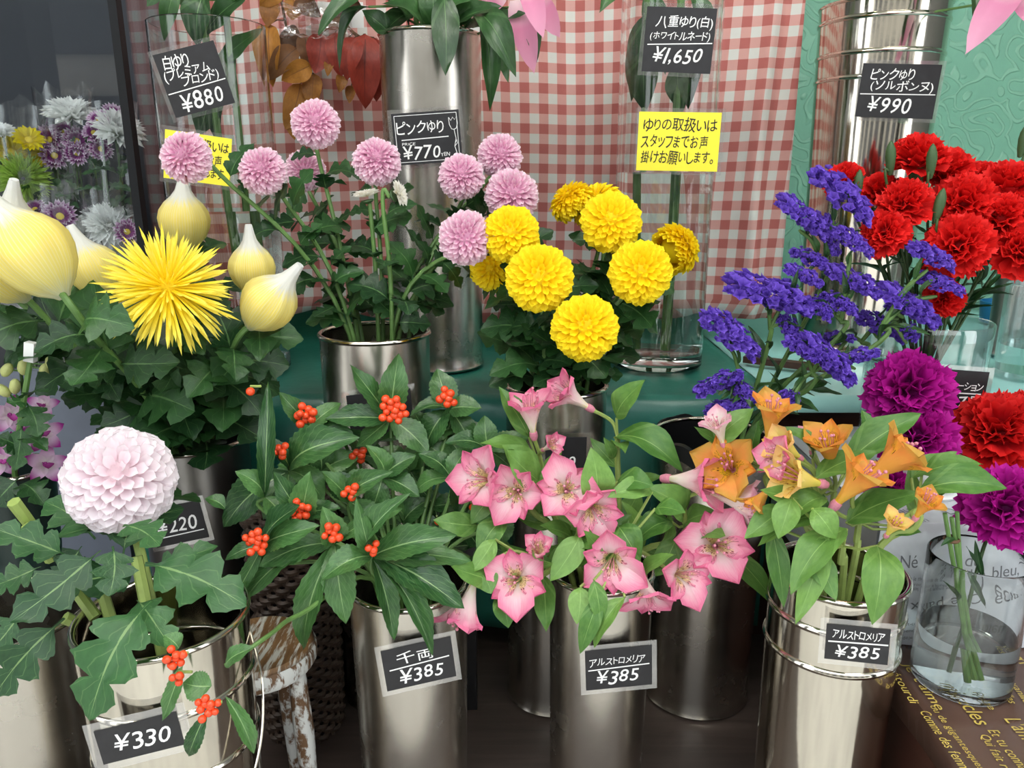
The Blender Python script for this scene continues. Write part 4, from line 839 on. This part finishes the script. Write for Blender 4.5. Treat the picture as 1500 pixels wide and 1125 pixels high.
# ================================================================ red-berried branches
M['berry'] = plain('orange_red_berry', (226, 74, 34), .22, var=.12, scale=30); M['berry_tip'] = plain('berry_scar', (60, 40, 24), .6)
BERRY = MB().sphere((0, 0, 0), 1, 12, 8, (1, 1, .95)).mesh('berry', M['berry'])
def senryo(label, node, Y, nb, leaves, base=None, sub=None, bpos=None, group='red-berried branches'):
    nd = P(*node, Y); path = stem_path('sen', nd, V((0, 0, 1)), .02) if base is None else curve([BK['sen'][0]+V((0, 0, .02)), BK['sen'][0]+V((-.03, -.02, BK['sen'][2]))]+[P(x, y, yy) for x, y, yy in base]+[nd], 7)
    t = thing('berry_branch', label, 'branch', path[0], group); stem_mesh(t, path, .003, .002, 'stem')
    for q, n_ in [(bpos or node, nb)]+(sub or []):
        c = P(*q, Y-.022); s = mpp(c)
        if not n_: continue
        st_ = MB().tube([nd if q == (bpos or node) else c+V((.012, .0, .004)), c+V((0, 0, .004))], .0014, 5).build('berry_stalk', M['stem_pale'], t)
        for i in range(n_):
            a = i*2.4; rr = 5.4*sqrt(i+.3)*s; o_ = V((rr*cos(a)*.95, -.004+rnd(-.004, .004), rr*sin(a))); put('berry', BERRY, st_, Matrix.Translation(c+o_) @ Matrix.Rotation(rnd(0, 3), 4, 'X') @ Matrix.Scale(rnd(5.4, 6.6)*s, 4))
    for lf in leaves:
        tip, w_ = lf[0], lf[1]; dY = lf[2] if len(lf) > 2 else -.015; b = P(*lf[3], Y) if len(lf) > 3 else nd
        leaf(t, b, P(*tip, Y+dY), w_*mpp(nd), 'sen', 'leaf_sen')
    return t
senryo('berry branch with the biggest upper berry cluster, centre', (572, 614), .93, 15, [((512, 534), 36), ((584, 517), 42, 0), ((476, 614), 38), ((628, 664), 44), ((522, 655), 36)], bpos=(577, 600))
senryo('berry branch with a small cluster beside the pink trumpet flower', (658, 600), .96, 7, [((640, 540), 42, .02), ((706, 598), 40), ((622, 660), 42), ((692, 660), 36), ((600, 610), 30)], bpos=(655, 582))
senryo('berry branch with a cluster left of the tall pink bucket', (455, 625), .92, 9, [((408, 574), 30), ((520, 640), 34), ((500, 590), 30, .02), ((440, 680), 30)], bpos=(447, 607))
senryo('berry branch with a big dark leaf and four berries', (424, 690), .88, 5, [((526, 640), 58), ((328, 772), 54), ((372, 640), 30), ((475, 735), 40)], bpos=(413, 660))
senryo('berry branch with long narrow leaf reaching the yellow mums', (388, 728), .84, 0, [((393, 558), 26, .04), ((345, 690), 36), ((420, 770), 40)], sub=[((367, 571), 1)])
senryo('berry branch with a half hidden cluster near the centre', (505, 630), .97, 5, [((560, 690), 38), ((465, 665), 38), ((545, 610), 30)], bpos=(502, 616))
senryo('berry branch with dark cluster behind upright leaves', (528, 665), .95, 5, [((600, 700), 40), ((480, 700), 38), ((560, 640), 34)])
senryo('berry branch with four berries beside a round leaf', (512, 735), .86, 5, [((497, 690), 44, .01), ((560, 775), 36), ((470, 690), 36), ((575, 690), 34)], bpos=(515, 720))
senryo('berry branch with shaded cluster between upright leaves', (445, 760), .84, 9, [((455, 690), 44), ((400, 690), 34), ((375, 820), 40), ((500, 745), 38)], bpos=(440, 745))
senryo('berry branch with front cluster and long hanging leaves', (490, 795), .79, 7, [((507, 914), 48, -.04), ((346, 896), 46, -.02), ((444, 952), 40, -.02), ((472, 742), 42), ((380, 830), 44, -.02), ((590, 745), 36)], bpos=(487, 780))
senryo('berry branch with three berries and broad leaves pointing right', (545, 815), .77, 4, [((670, 784), 48, -.02), ((690, 822), 46, -.01), ((680, 892), 58, -.035), ((522, 728), 28), ((577, 938), 30, -.03), ((634, 960), 28, -.035), ((600, 722), 34), ((470, 850), 44, -.03)], bpos=(546, 802))
senryo('berry branch reaching left with the fullest berry cluster', (385, 800), .78, 12, [((440, 740), 46), ((300, 730), 24, 0, (330, 745)), ((262, 850), 34, -.02, (300, 805)), ((340, 880), 22, -.02), ((470, 770), 44), ((330, 820), 22)], bpos=(376, 792))
senryo('low berry branch hanging over the ¥330 bucket', (330, 975), .60, 0, [((372, 948), 34, -.0), ((238, 1056), 26, -.01, (268, 975)), ((276, 1108), 26, -.01, (303, 1042)), ((372, 1104), 24, -.01, (330, 1020)), ((268, 1000), 44, -.0, (310, 1005)), ((240, 930), 30, 0, (262, 950))], base=((440, 900, .72), (395, 930, .64)), sub=[((256, 962), 9), ((306, 1034), 10), ((262, 990), 4)], bpos=(300, 1000))
for i, (x, y) in enumerate(((600, 690), (660, 700), (640, 760), (560, 700), (620, 650), (470, 690), (690, 740), (590, 770), (655, 640), (540, 760), (715, 660), (700, 800), (425, 720), (735, 745))):
    a0 = rnd(0, 6); senryo(('leafy green branch deep inside the berry bunch', 'leafy branch right of centre in the berry bunch', 'leafy branch beside the pink alstroemeria leaves', 'leafy branch behind the three-berry cluster', 'leafy branch under the biggest berry cluster', 'leafy branch left of centre in the berry bunch', 'leafy branch with a single berry near the pink blooms', 'leafy branch above the steel rim of the berry bucket', 'leafy branch below the small right cluster', 'leafy branch behind the front berry cluster', 'leafy branch reaching up beside the upright pink trumpet', 'leafy branch under the left pink alstroemeria blooms', 'leafy branch at the left before the wicker basket', 'leafy branch behind the paired pink alstroemeria blooms')[i], (x, y), rnd(.88, .98), 1 if i in (2, 6) else 0, [((x+65*cos(a0+k_*1.26), y+52*sin(a0+k_*1.26)), 36, rnd(-.02, .02)) for k_ in range(5)], group='leafy branches among the berries')
# ================================================================ purple statice
k = NT('purple_statice_floret'); n = k.noise(k.tex('Object', (1, 1, 1)), 30, 2); u, v = k.uv(); c = k.mix(u, lin((62, 30, 136)), k.mix(n, lin((98, 60, 190)), lin((130, 96, 214)))); k.col(c); k.set(Roughness=.6); k.translucent(c, .2); M['statice'] = k.m
def statice_cluster(seed):
    random.seed(seed); m = MB()
    for i in range(150):
        x = rnd(0, 1); e = sin(pi*min(1, .12+x*.85))**.5; y = rnd(-.5, .5)*e; z = rnd(-.12, .45)*e; ax = (V((rnd(-.4, .4), y*1.6, .75))+rv(.35)).normalized()
        b = zframe(V((x, y*.66, z*.62)), ax, rnd(0, 6)); r = rnd(.06, .10); base = len(m.v); m.v.append(tuple(b @ V((0, 0, 0)))); m.uv.append((0, 0))
        for k_ in range(10): a = 2*pi*k_/10; rr = r*(1 if k_ % 2 else .72); m.v.append(tuple(b @ V((rr*cos(a), rr*sin(a), r*.9+rnd(-.01, .01))))); m.uv.append((1, 0))
        for k_ in range(10): m.f.append((base, base+1+k_, base+1+(k_+1) % 10))
    return m.mesh('floret_cluster', M['statice'], False)
STC = [statice_cluster(s) for s in (21, 22, 23)]; random.seed(31)
G = 'purple statice stems'
for lab, node, Y, cl in (
    ('tallest purple statice stem reaching the red carnations', (1207, 400), 1.02, [((1186, 258), (1266, 326)), ((1138, 296), (1206, 350)), ((1160, 372), (1212, 396)), ((1205, 318), (1222, 372))]),
    ('purple statice stem with a long level spray at the left', (1128, 480), 1.0, [((1064, 420), (1182, 458)), ((1142, 466), (1172, 508)), ((1150, 395), (1200, 420))]),
    ('purple statice stem in the middle of the bunch', (1232, 470), 1.0, [((1212, 398), (1284, 436)), ((1204, 436), (1252, 462)), ((1222, 340), (1274, 376)), ((1180, 440), (1214, 470))]),
    ('purple statice stem leaning right under the red carnations', (1290, 480), .98, [((1328, 366), (1394, 396)), ((1342, 408), (1408, 432)), ((1286, 426), (1366, 478)), ((1320, 480), (1340, 500))]),
    ('lowest purple statice stem beside the glass vase', (1085, 560), .98, [((1028, 464), (1104, 524)), ((1022, 578), (1086, 552)), ((1036, 606), (1096, 596)), ((1060, 560), (1110, 590))]),
    ('purple statice stem low at the centre right', (1190, 545), .96, [((1172, 498), (1242, 562)), ((1224, 534), (1286, 520)), ((1150, 500), (1196, 530)), ((1146, 580), (1166, 594))]),
    ('purple statice stem hidden in the middle of the bunch', (1262, 500), 1.03, [((1256, 466), (1322, 500)), ((1296, 452), (1340, 456)), ((1210, 500), (1250, 500))])):
    nd = P(*node, Y); path = stem_path('sta', nd, V((0, 0, 1)), .02, spread=.7); t = thing('statice', lab, 'flower', path[0], G); stem_mesh(t, path, .0036, .003, 'stem')
    for a, b in cl:
        A_, B_ = P(*a, Y+rnd(-.01, .01)), P(*b, Y-.02+rnd(-.01, .01)); L = (B_-A_).length; mid = (A_+B_)/2+V((0, 0, -.012)); br = curve([nd, nd.lerp(mid, .5)+V((0, 0, .012)), mid], 5)
        MB().tube(br, [.0026]*(len(br)-1)+[.0016], 6).build('side_stem', M['stem'], t); s_ = max(.028, L*.55)
        o = put('floret_cluster', random.choice(STC), t, frame(A_, B_-A_, V((0, -.35, 1))) @ Matrix.Diagonal((L, s_*1.1, s_*1.5, 1))); o['kind'] = 'stuff'
        for f_ in (.35, .7): q, tg = br[int(f_*(len(br)-1))], (br[-1]-br[0]).normalized(); leaf(t, q, q+(tg+V((rnd(-.5, .5), -.3, .5))).normalized()*.035, .007, 'lance', 'leaf_lily')
    stem_leaves(t, path, .1, .9, 5, .05, .010, 'lance', 'leaf_lily', lift=1.1)

# ================================================================ lilies
M['p_lily'] = petalmat('pink_lily_petal', [(0, (240, 214, 220)), (.4, (222, 140, 176)), (1, (232, 168, 196))], .45, .3)
LILYP = petal(8, (-1, -.5, 0, .5, 1), cup=.12, curl=-.18, shape=lambda s: (sin(pi*min(1, .1+.9*s**.9))**.7)).mesh('petal', M['p_lily'])
def lily(key, label, top, Y, leaves, petals=(), group='lily stems', r=.0045, foot=None, mat='stem'):
    end = P(*top, Y); c, rr, zt = BK[key]; a = P(*foot, Y) if foot else c+V((rnd(-.02, .02), rnd(-.02, .02), .035))
    if foot and a.z < c.z+.032: a.z = c.z+.032
    t = thing('lily_stem', label, 'lily', a, group); path = curve([a, a.lerp(end, .5)+V((rnd(-.004, .004), 0, 0)), end], 7); stem_mesh(t, path, r*1.15, r, mat)
    for b, tip, w_, d0, d1 in leaves:
        B = P(*b, Y+d0); leaf(t, B, P(*tip, Y+d1), w_*mpp(B), 'lance', 'leaf_lily')
        q = min(path, key=lambda z_: (z_-B).length)
        if .004 < (q-B).length < .3: MB().tube([q, B], .002, 5).build('leaf_stalk', M['stem'], t)
    if petals:
        q = P(*petals[0][0], Y+petals[0][3]); fb = MB().tube([end, end.lerp(q, .6)+V((0, 0, .01)), q], [.004, .004, .006], 7).build('flower', M['stem'], t)
        for b, tip, w_, d0, d1 in petals: B, T = P(*b, Y+d0), P(*tip, Y+d1); put('petal', LILYP, fb, frame(B, T-B, (CAMP-B).normalized()+V((0, 0, .3))) @ Matrix.Diagonal(((T-B).length, w_*mpp(B), (T-B).length, 1)))
lily('lil', 'lily stem with broad leaf hanging over the steel rim', (640, -90), 1.40, [((650, -10), (653, 112), 42, -.06, -.11), ((590, -30), (466, 50), 40, -.05, -.12), ((540, 10), (497, 104), 20, -.06, -.1), ((600, 30), (540, -10), 38, 0, 0), ((570, 48), (530, 15), 34, -.03, -.05)])
lily('lil', 'lily stem at the left of the lily bucket', (600, -90), 1.44, [((600, 20), (560, 50), 40, -.03, -.08), ((610, 10), (585, -40), 40, 0, 0), ((620, 40), (650, -20), 44, 0, 0)])
lily('lil', 'lily stem at the right with a drooping pink bloom', (690, -80), 1.42, [((705, 30), (718, 162), 28, -.04, -.06), ((700, 20), (756, 112), 42, -.05, -.1), ((690, 30), (742, 30), 44, 0, -.04), ((770, 10), (786, 92), 26, -.02, -.03), ((660, 40), (700, -10), 46, -.02, -.02), ((720, 40), (745, 122), 22, -.06, -.09)], [((770, -30), (795, 48), 34, -.08, -.12), ((755, 0), (783, 104), 38, -.03, -.05), ((780, -10), (822, 54), 34, -.02, -.02), ((740, -10), (700, 15), 30, -.02, -.02)])
lily('lil', 'leafy lily stem in the middle of the lily bucket', (660, -70), 1.41, [((640, 40), (600, -20), 46, 0, 0), ((645, 45), (690, 0), 46, -.03, -.05), ((620, 45), (560, 5), 44, -.03, -.06), ((660, 45), (735, 10), 46, -.03, -.06), ((600, 40), (520, -5), 40, 0, -.02), ((680, 42), (770, 20), 40, 0, -.03), ((630, 40), (628, -30), 46, -.02, -.02), ((670, 40), (668, -25), 46, -.02, -.02)])
lily('gl2', 'left green lily stem standing in the centre glass vase', (950, -60), 1.42, [((945, 20), (925, 150), 40, .0, .01), ((948, 70), (945, 165), 46, -.01, .0), ((950, -20), (975, 110), 40, 0, .01)], foot=(938, 532), r=.0055)
lily('gl2', 'right green lily stem standing in the centre glass vase', (1000, -60), 1.41, [((1000, 20), (1008, 160), 44, .01, .03), ((1010, -10), (1045, 70), 30, .02, .02), ((995, 90), (1000, 165), 36, .0, .01), ((905, -20), (878, 18), 26, -.05, -.1)], foot=(970, 530), r=.0065)
lily('gl1', 'lily stem with broad pale leaves in the left glass vase', (285, -80), 1.38, [((262, -30), (240, 60), 26, 0, 0), ((300, -10), (290, 70), 44, -.01, -.01), ((330, 0), (350, -30), 50, 0, 0), ((300, 50), (365, -10), 44, 0, -.02), ((310, 120), (290, 200), 44, 0, 0)], foot=(352, 425), r=.006)
lily('gl1', 'second lily stem in the left glass vase', (320, -80), 1.40, [((318, 100), (385, 42), 30, 0, 0), ((260, -20), (300, 50), 44, 0, 0), ((320, 150), (345, 80), 30, 0, 0), ((240, -30), (215, 10), 26, 0, 0), ((322, 130), (316, 205), 36, 0, 0)], foot=(372, 425), r=.006)
lily('rli', 'pink lily stem rising from the right ridged bucket', (1330, -120), 1.5, [((1290, -20), (1200, -4), 26, 0, -.1), ((1370, 0), (1440, -12), 30, -.02, -.1), ((1425, -30), (1428, 36), 22, -.18, -.22), ((1300, 4), (1340, -40), 40, 0, 0), ((1470, 0), (1510, 24), 20, -.15, -.2)], [((1490, -30), (1424, 56), 50, -.2, -.28), ((1500, -20), (1540, 40), 50, -.2, -.28), ((1490, -40), (1480, -80), 40, -.2, -.2)])

# ================================================================ autumn branch
def branch(name, label, pts, Y, lv, cat='branch'):
    path = curve([P(x, y, Y) for x, y in pts], 6); t = thing(name, label, cat, path[0]); MB().tube(path, [.003]*len(path), 6).build('twig', M['twig'], t)
    for b, tip, w_, mt, d in lv:
        B, T = P(*b, Y-.006+d), P(*tip, Y-.02+d); leaf(t, B, T, w_*mpp(B), 'ovate', mt, (CAMP-B).normalized()+rv(.25)); q = min(path, key=lambda z_: (z_-B).length)
        if (q-B).length > .004: MB().tube([q, q.lerp(B, .5)+V((0, 0, .004)), B], .0013, 5).build('leaf_stalk', M['twig'], t)
branch('autumn_branch', 'hanging autumn branch with golden and brown leaves', ((400, -60), (412, 0), (425, 60), (452, 120)), 1.55, [((398, 0), (392, 40), 30, 'leaf_gold', 0), ((395, 35), (400, 128), 36, 'leaf_gold', 0), ((420, 40), (440, 75), 34, 'leaf_brown', .01), ((436, 70), (394, 118), 34, 'leaf_brown', -.01), ((456, 95), (412, 118), 32, 'leaf_gold', -.02), ((460, 108), (456, 160), 30, 'leaf_gold', 0), ((440, 122), (418, 190), 38, 'leaf_gold', -.01), ((425, 170), (432, 205), 22, 'leaf_gold', 0), ((430, 0), (428, 30), 30, 'leaf_gold', .01), ((440, -10), (470, 25), 36, 'leaf_brown', .01), ((410, -20), (380, 10), 30, 'leaf_gold', 0), ((445, 50), (450, 100), 30, 'leaf_brown', .0)])
branch('autumn_branch', 'hanging autumn branch with dark red leaves beside the steel bucket', ((470, -60), (490, 0), (510, 40), (535, 60)), 1.55, [((470, 50), (462, 108), 42, 'leaf_red', -.01), ((490, 48), (500, 115), 30, 'leaf_red', 0), ((520, 55), (508, 118), 36, 'leaf_red', -.01), ((535, 50), (535, 160), 52, 'leaf_red', 0), ((500, 110), (497, 136), 18, 'leaf_gold', -.01), ((515, 125), (512, 152), 16, 'leaf_gold', 0), ((548, 55), (552, 150), 40, 'leaf_red', .01), ((482, 90), (480, 112), 14, 'leaf_gold', -.01), ((505, 20), (470, 40), 34, 'leaf_brown', .01), ((490, -10), (530, 10), 34, 'leaf_brown', .01)])
def crumple(nm, label, px, py, Y, w_, h_, mat, cat, seed, grid=14):
    c = P(px, py, Y); rows = []
    for j in range(grid+1):
        rows.append([c+V(((i/grid-.5)*w_, .018*mnoise.noise((i*.55+seed, j*.55, 0)), (j/grid-.5)*h_*(.8+.3*mnoise.noise((i*.5, seed, 0))))) for i in range(grid+1)])
    o = MB().grid(rows).build(nm, mat); sm = o.modifiers.new('thickness', 'SOLIDIFY'); sm.thickness = .0006; return tag(o, label, cat)
crumple('cellophane_wrap', 'crumpled clear cellophane around the autumn leaves', 462, 30, 1.515, .13, .07, M['cello'], 'wrapping', 3)
tag(MB().box((-.035, 0, -.022), (.035, .001, .022), Matrix.Translation(P(505, 22, 1.575))).build('paper_label', M['white'], smooth=False), 'white paper label behind the autumn leaves', 'label')

# ================================================================ flowers in the dark case
M['p_pw'] = petalmat('purple_white_daisy_petal', [(0, (104, 22, 96)), (.62, (146, 44, 136)), (.8, (226, 196, 224)), (1, (246, 242, 248))])
M['p_wm'] = petalmat('white_mum_petal', [(0, (226, 232, 206)), (.4, (242, 244, 242)), (1, (250, 250, 250))]); M['p_yd'] = petalmat('yellow_daisy_petal', [(0, (206, 180, 10)), (1, (240, 226, 40))]); M['p_gm'] = petalmat('green_mum_petal', [(0, (160, 194, 66)), (1, (212, 234, 140))])
M['disc'] = plain('yellow_flower_disc', (214, 190, 40), .7, var=.2, scale=80)
CB = {'pw': daisy_mesh('bloom', M['p_pw'], 22, ((1, 12), (.8, 32)), .24, 41), 'wm': daisy_mesh('bloom', M['p_wm'], 24, ((1, 5), (.95, 22), (.85, 40), (.65, 60), (.45, 76)), .22, 42), 'yd': daisy_mesh('bloom', M['p_yd'], 18, ((1, 8), (.9, 16)), .3, 43), 'gm': daisy_mesh('bloom', M['p_gm'], 40, ((1, 0), (1, 20), (.95, 38), (.8, 56), (.5, 74)), .12, 44)}
DISC = MB().sphere((0, 0, .08), .24, 12, 6, (1, 1, .5)).mesh('flower_disc', M['disc']); random.seed(51)
def bouquet(label, foot, Y, bl, wrap):
    b = P(*foot, Y); b.z = .362; t = thing('wrapped_bouquet', label, 'bouquet', b, 'wrapped bouquets in the dark case')
    for x, y, d, kd, fc in bl:
        p = P(x, y, Y+rnd(-.02, .02)); n = face(p, *fc); r = d*.5*mpp(p); o = put('bloom', CB[kd], t, zframe(p, n, rnd(0, 6)) @ Matrix.Scale(r, 4))
        if kd in ('pw', 'yd'): put('flower_disc', DISC, o, zframe(p, n) @ Matrix.Scale(r, 4))
        path = curve([b+V((rnd(-.01, .01), rnd(-.01, .01), 0)), b.lerp(p, .6)+V((rnd(-.01, .01), .01, 0)), p-n*r*.1], 5); MB().tube(path, .002, 5).build('stem', M['stem_dark'], t)
        for _ in range(4): q = path[random.randrange(5, len(path)-1)]; leaf(t, q, q+V((rnd(-.05, .05), rnd(-.04, .01), rnd(-.01, .04))), .02, 'mum', 'leaf_mum')
    x0, y0, x1, y1 = wrap; rows = []; A_ = P(x0, y0, Y); B_ = P(x1, y0, Y); rr = (B_-A_).length/2; top = (A_+B_)/2
    for j in range(9):
        f_ = j/8; c = b.lerp(top, f_); R_ = .02+(rr-.02)*f_; rows.append([c+V((R_*(1+.12*mnoise.noise((cos(a)*2, sin(a)*2+x0, f_*3)))*cos(a), .6*R_*sin(a), .02*f_*mnoise.noise((cos(a)*3+x0, sin(a)*3, 1)))) for a in [2*pi*i/28 for i in range(28)]])
    MB().grid(rows, closed=True).build('cellophane', M['cello'], t)
bouquet('bouquet with a white mum above purple-edged daisies in the case', (100, 420), 1.51, [(104, 172, 82, 'wm', (0, .9, .4)), (72, 206, 50, 'pw', (-.2, .4, .9)), (112, 208, 48, 'pw', (.1, .3, .9)), (80, 228, 46, 'pw', (-.1, .1, 1)), (112, 224, 42, 'pw', (.1, .1, 1)), (95, 195, 44, 'pw', (0, .7, .6))], (48, 130, 138, 0))
bouquet('bouquet with white mums beside the black case post', (165, 420), 1.47, [(172, 195, 84, 'wm', (.3, .7, .5)), (146, 178, 40, 'pw', (-.2, .6, .7)), (165, 168, 38, 'pw', (.2, .6, .7)), (138, 195, 36, 'pw', (-.3, .3, .8)), (148, 218, 40, 'pw', (0, 0, 1))], (128, 150, 200, 0))
bouquet('bouquet with yellow daisies and a green mum at the left edge', (25, 430), 1.47, [(18, 224, 58, 'yd', (-.1, .4, .9)), (42, 206, 48, 'yd', (.2, .6, .7)), (34, 262, 84, 'gm', (0, .1, 1)), (4, 196, 44, 'wm', (0, .8, .4)), (50, 226, 44, 'yd', (.5, .2, .8))], (-20, 150, 70, 0))
bouquet('lower bouquet with purple daisies behind the netted buds', (85, 480), 1.46, [(88, 318, 54, 'pw', (0, .3, .9)), (74, 345, 48, 'pw', (-.1, .1, 1)), (52, 308, 40, 'pw', (-.3, .6, .7)), (124, 345, 56, 'wm', (.1, .3, .9)), (105, 352, 44, 'wm', (0, .1, 1)), (70, 322, 42, 'pw', (-.3, .2, .8))], (40, 270, 136, 0))
bouquet('lower bouquet of white mums next to the case post', (160, 480), 1.46, [(160, 330, 74, 'wm', (0, .4, .9)), (186, 340, 44, 'pw', (.1, .2, 1)), (140, 320, 50, 'wm', (-.2, .7, .5)), (182, 318, 50, 'wm', (.2, .7, .5))], (118, 275, 196, 0))

# ================================================================ orchid and cut stem in the dark pot
M['p_orc'] = petalmat('orchid_petal', [(0, (236, 230, 226)), (.5, (226, 190, 220)), (.85, (170, 50, 150)), (1, (150, 30, 130))], .5, .3); M['p_lip'] = petalmat('orchid_lip', [(0, (190, 90, 170)), (1, (150, 20, 120))]); M['p_obud'] = plain('pale_green_bud', (196, 204, 130), .5, var=.15)
OP = petal(6, (-1, -.5, 0, .5, 1), cup=.2, curl=.1, shape=lambda s: (sin(pi*min(1, .08+.92*s**.8))**.6)).mesh('petal', M['p_orc']); OL = petal(6, (-1, -.5, 0, .5, 1), cup=.8, curl=.2).mesh('lip', M['p_lip'])
top = P(28, 520, 1.0); c, r, zt = BK['dark']; path = curve([c+V((0, 0, .02)), V((c.x, c.y, zt)), P(34, 600, 1.0), top], 7)
t = thing('orchid', 'purple and white dendrobium orchid spray at the left edge', 'flower', path[0]); stem_mesh(t, path, .003, .002, 'stem_dark')
for x, y, d in ((14, 608, 66), (62, 636, 64), (66, 680, 66), (24, 660, 60), (2, 676, 60), (64, 594, 50)):
    p = P(x, y, .97+rnd(-.02, .02)); n = face(p, rnd(-.4, .4), rnd(-.2, .3), .9); s_ = d*.5*mpp(p); b = put('flower', MB().sphere((0, 0, 0), .12, 8, 5).mesh('flower', M['p_lip']), t, zframe(p, n) @ Matrix.Scale(s_, 4)); Mb = zframe(p, n, rnd(-.3, .3)) @ Matrix.Scale(s_, 4)
    q = min(path, key=lambda z_: (z_-p).length); MB().tube([q, p-n*.004], .0014, 5).build('flower_stalk', M['stem'], t)
    for a in (pi/2, pi/2+1.26, pi/2+2.51, pi/2-1.26, pi/2-2.51): d_ = V((cos(a), sin(a), .15)); put('petal', OP, b, Mb @ frame(V((0, 0, 0)), d_, V((0, 0, 1))) @ Matrix.Diagonal((1, .62, 1, 1)))
    put('lip', OL, b, Mb @ frame(V((0, 0, .05)), V((0, -.5, .8)), V((0, 1, .6))) @ Matrix.Diagonal((.6, .5, .6, 1)))
for x, y in ((10, 542), (34, 538), (4, 572), (22, 566), (66, 542), (76, 534)):
    p = P(x, y, .99); q = min(path, key=lambda z_: (z_-p).length); o = put('bud', MB().sphere((0, 0, 0), 1, 8, 6, (.6, .6, 1)).mesh('bud', M['p_obud']), t, zframe(p, V((rnd(-.6, .6), -.2, .6))) @ Matrix.Scale(.012, 4)); MB().tube([q, p], .0012, 5).build('bud_stalk', M['stem'], t)
top = P(46, 520, .92); path = curve([c+V((.01, -.01, .02)), V((c.x+.015, c.y-.02, zt)), P(30, 620, .93), top], 7)
t = thing('chrysanthemum_cutting', 'cut green stem with white tape on its tip in the dark pot', 'stem', path[0]); stem_mesh(t, path, .004, .0035, 'stem')
MB().box((-.006, -.005, -.012), (.006, .005, .012), Matrix.Translation(top+V((0, 0, .004))) @ Matrix.Rotation(.2, 4, 'Y')).build('tape', M['white'], t, False)
for b, tip, w_ in (((38, 585), (10, 590), 34), ((38, 590), (56, 640), 50), ((36, 590), (70, 575), 36), ((32, 620), (22, 690), 44), ((30, 650), (70, 660), 34), ((30, 660), (-6, 640), 40), ((28, 700), (-10, 740), 60), ((28, 710), (66, 740), 50)): px_leaf(t, b, tip, w_, .93, .91, 'mum', 'leaf_mum')
# small plastic clip cup beside the green cloth
tag(MB().lathe([(0, 0), (.022, 0), (.03, .03), (.028, .03), (.02, .003), (0, .003)], 24).build('plastic_cup', M['acrylic'], M=Matrix.Translation(PZ(398, 545, .46)+V((0, .0, .003)))), 'small clear plastic cup on the green cloth', 'cup')
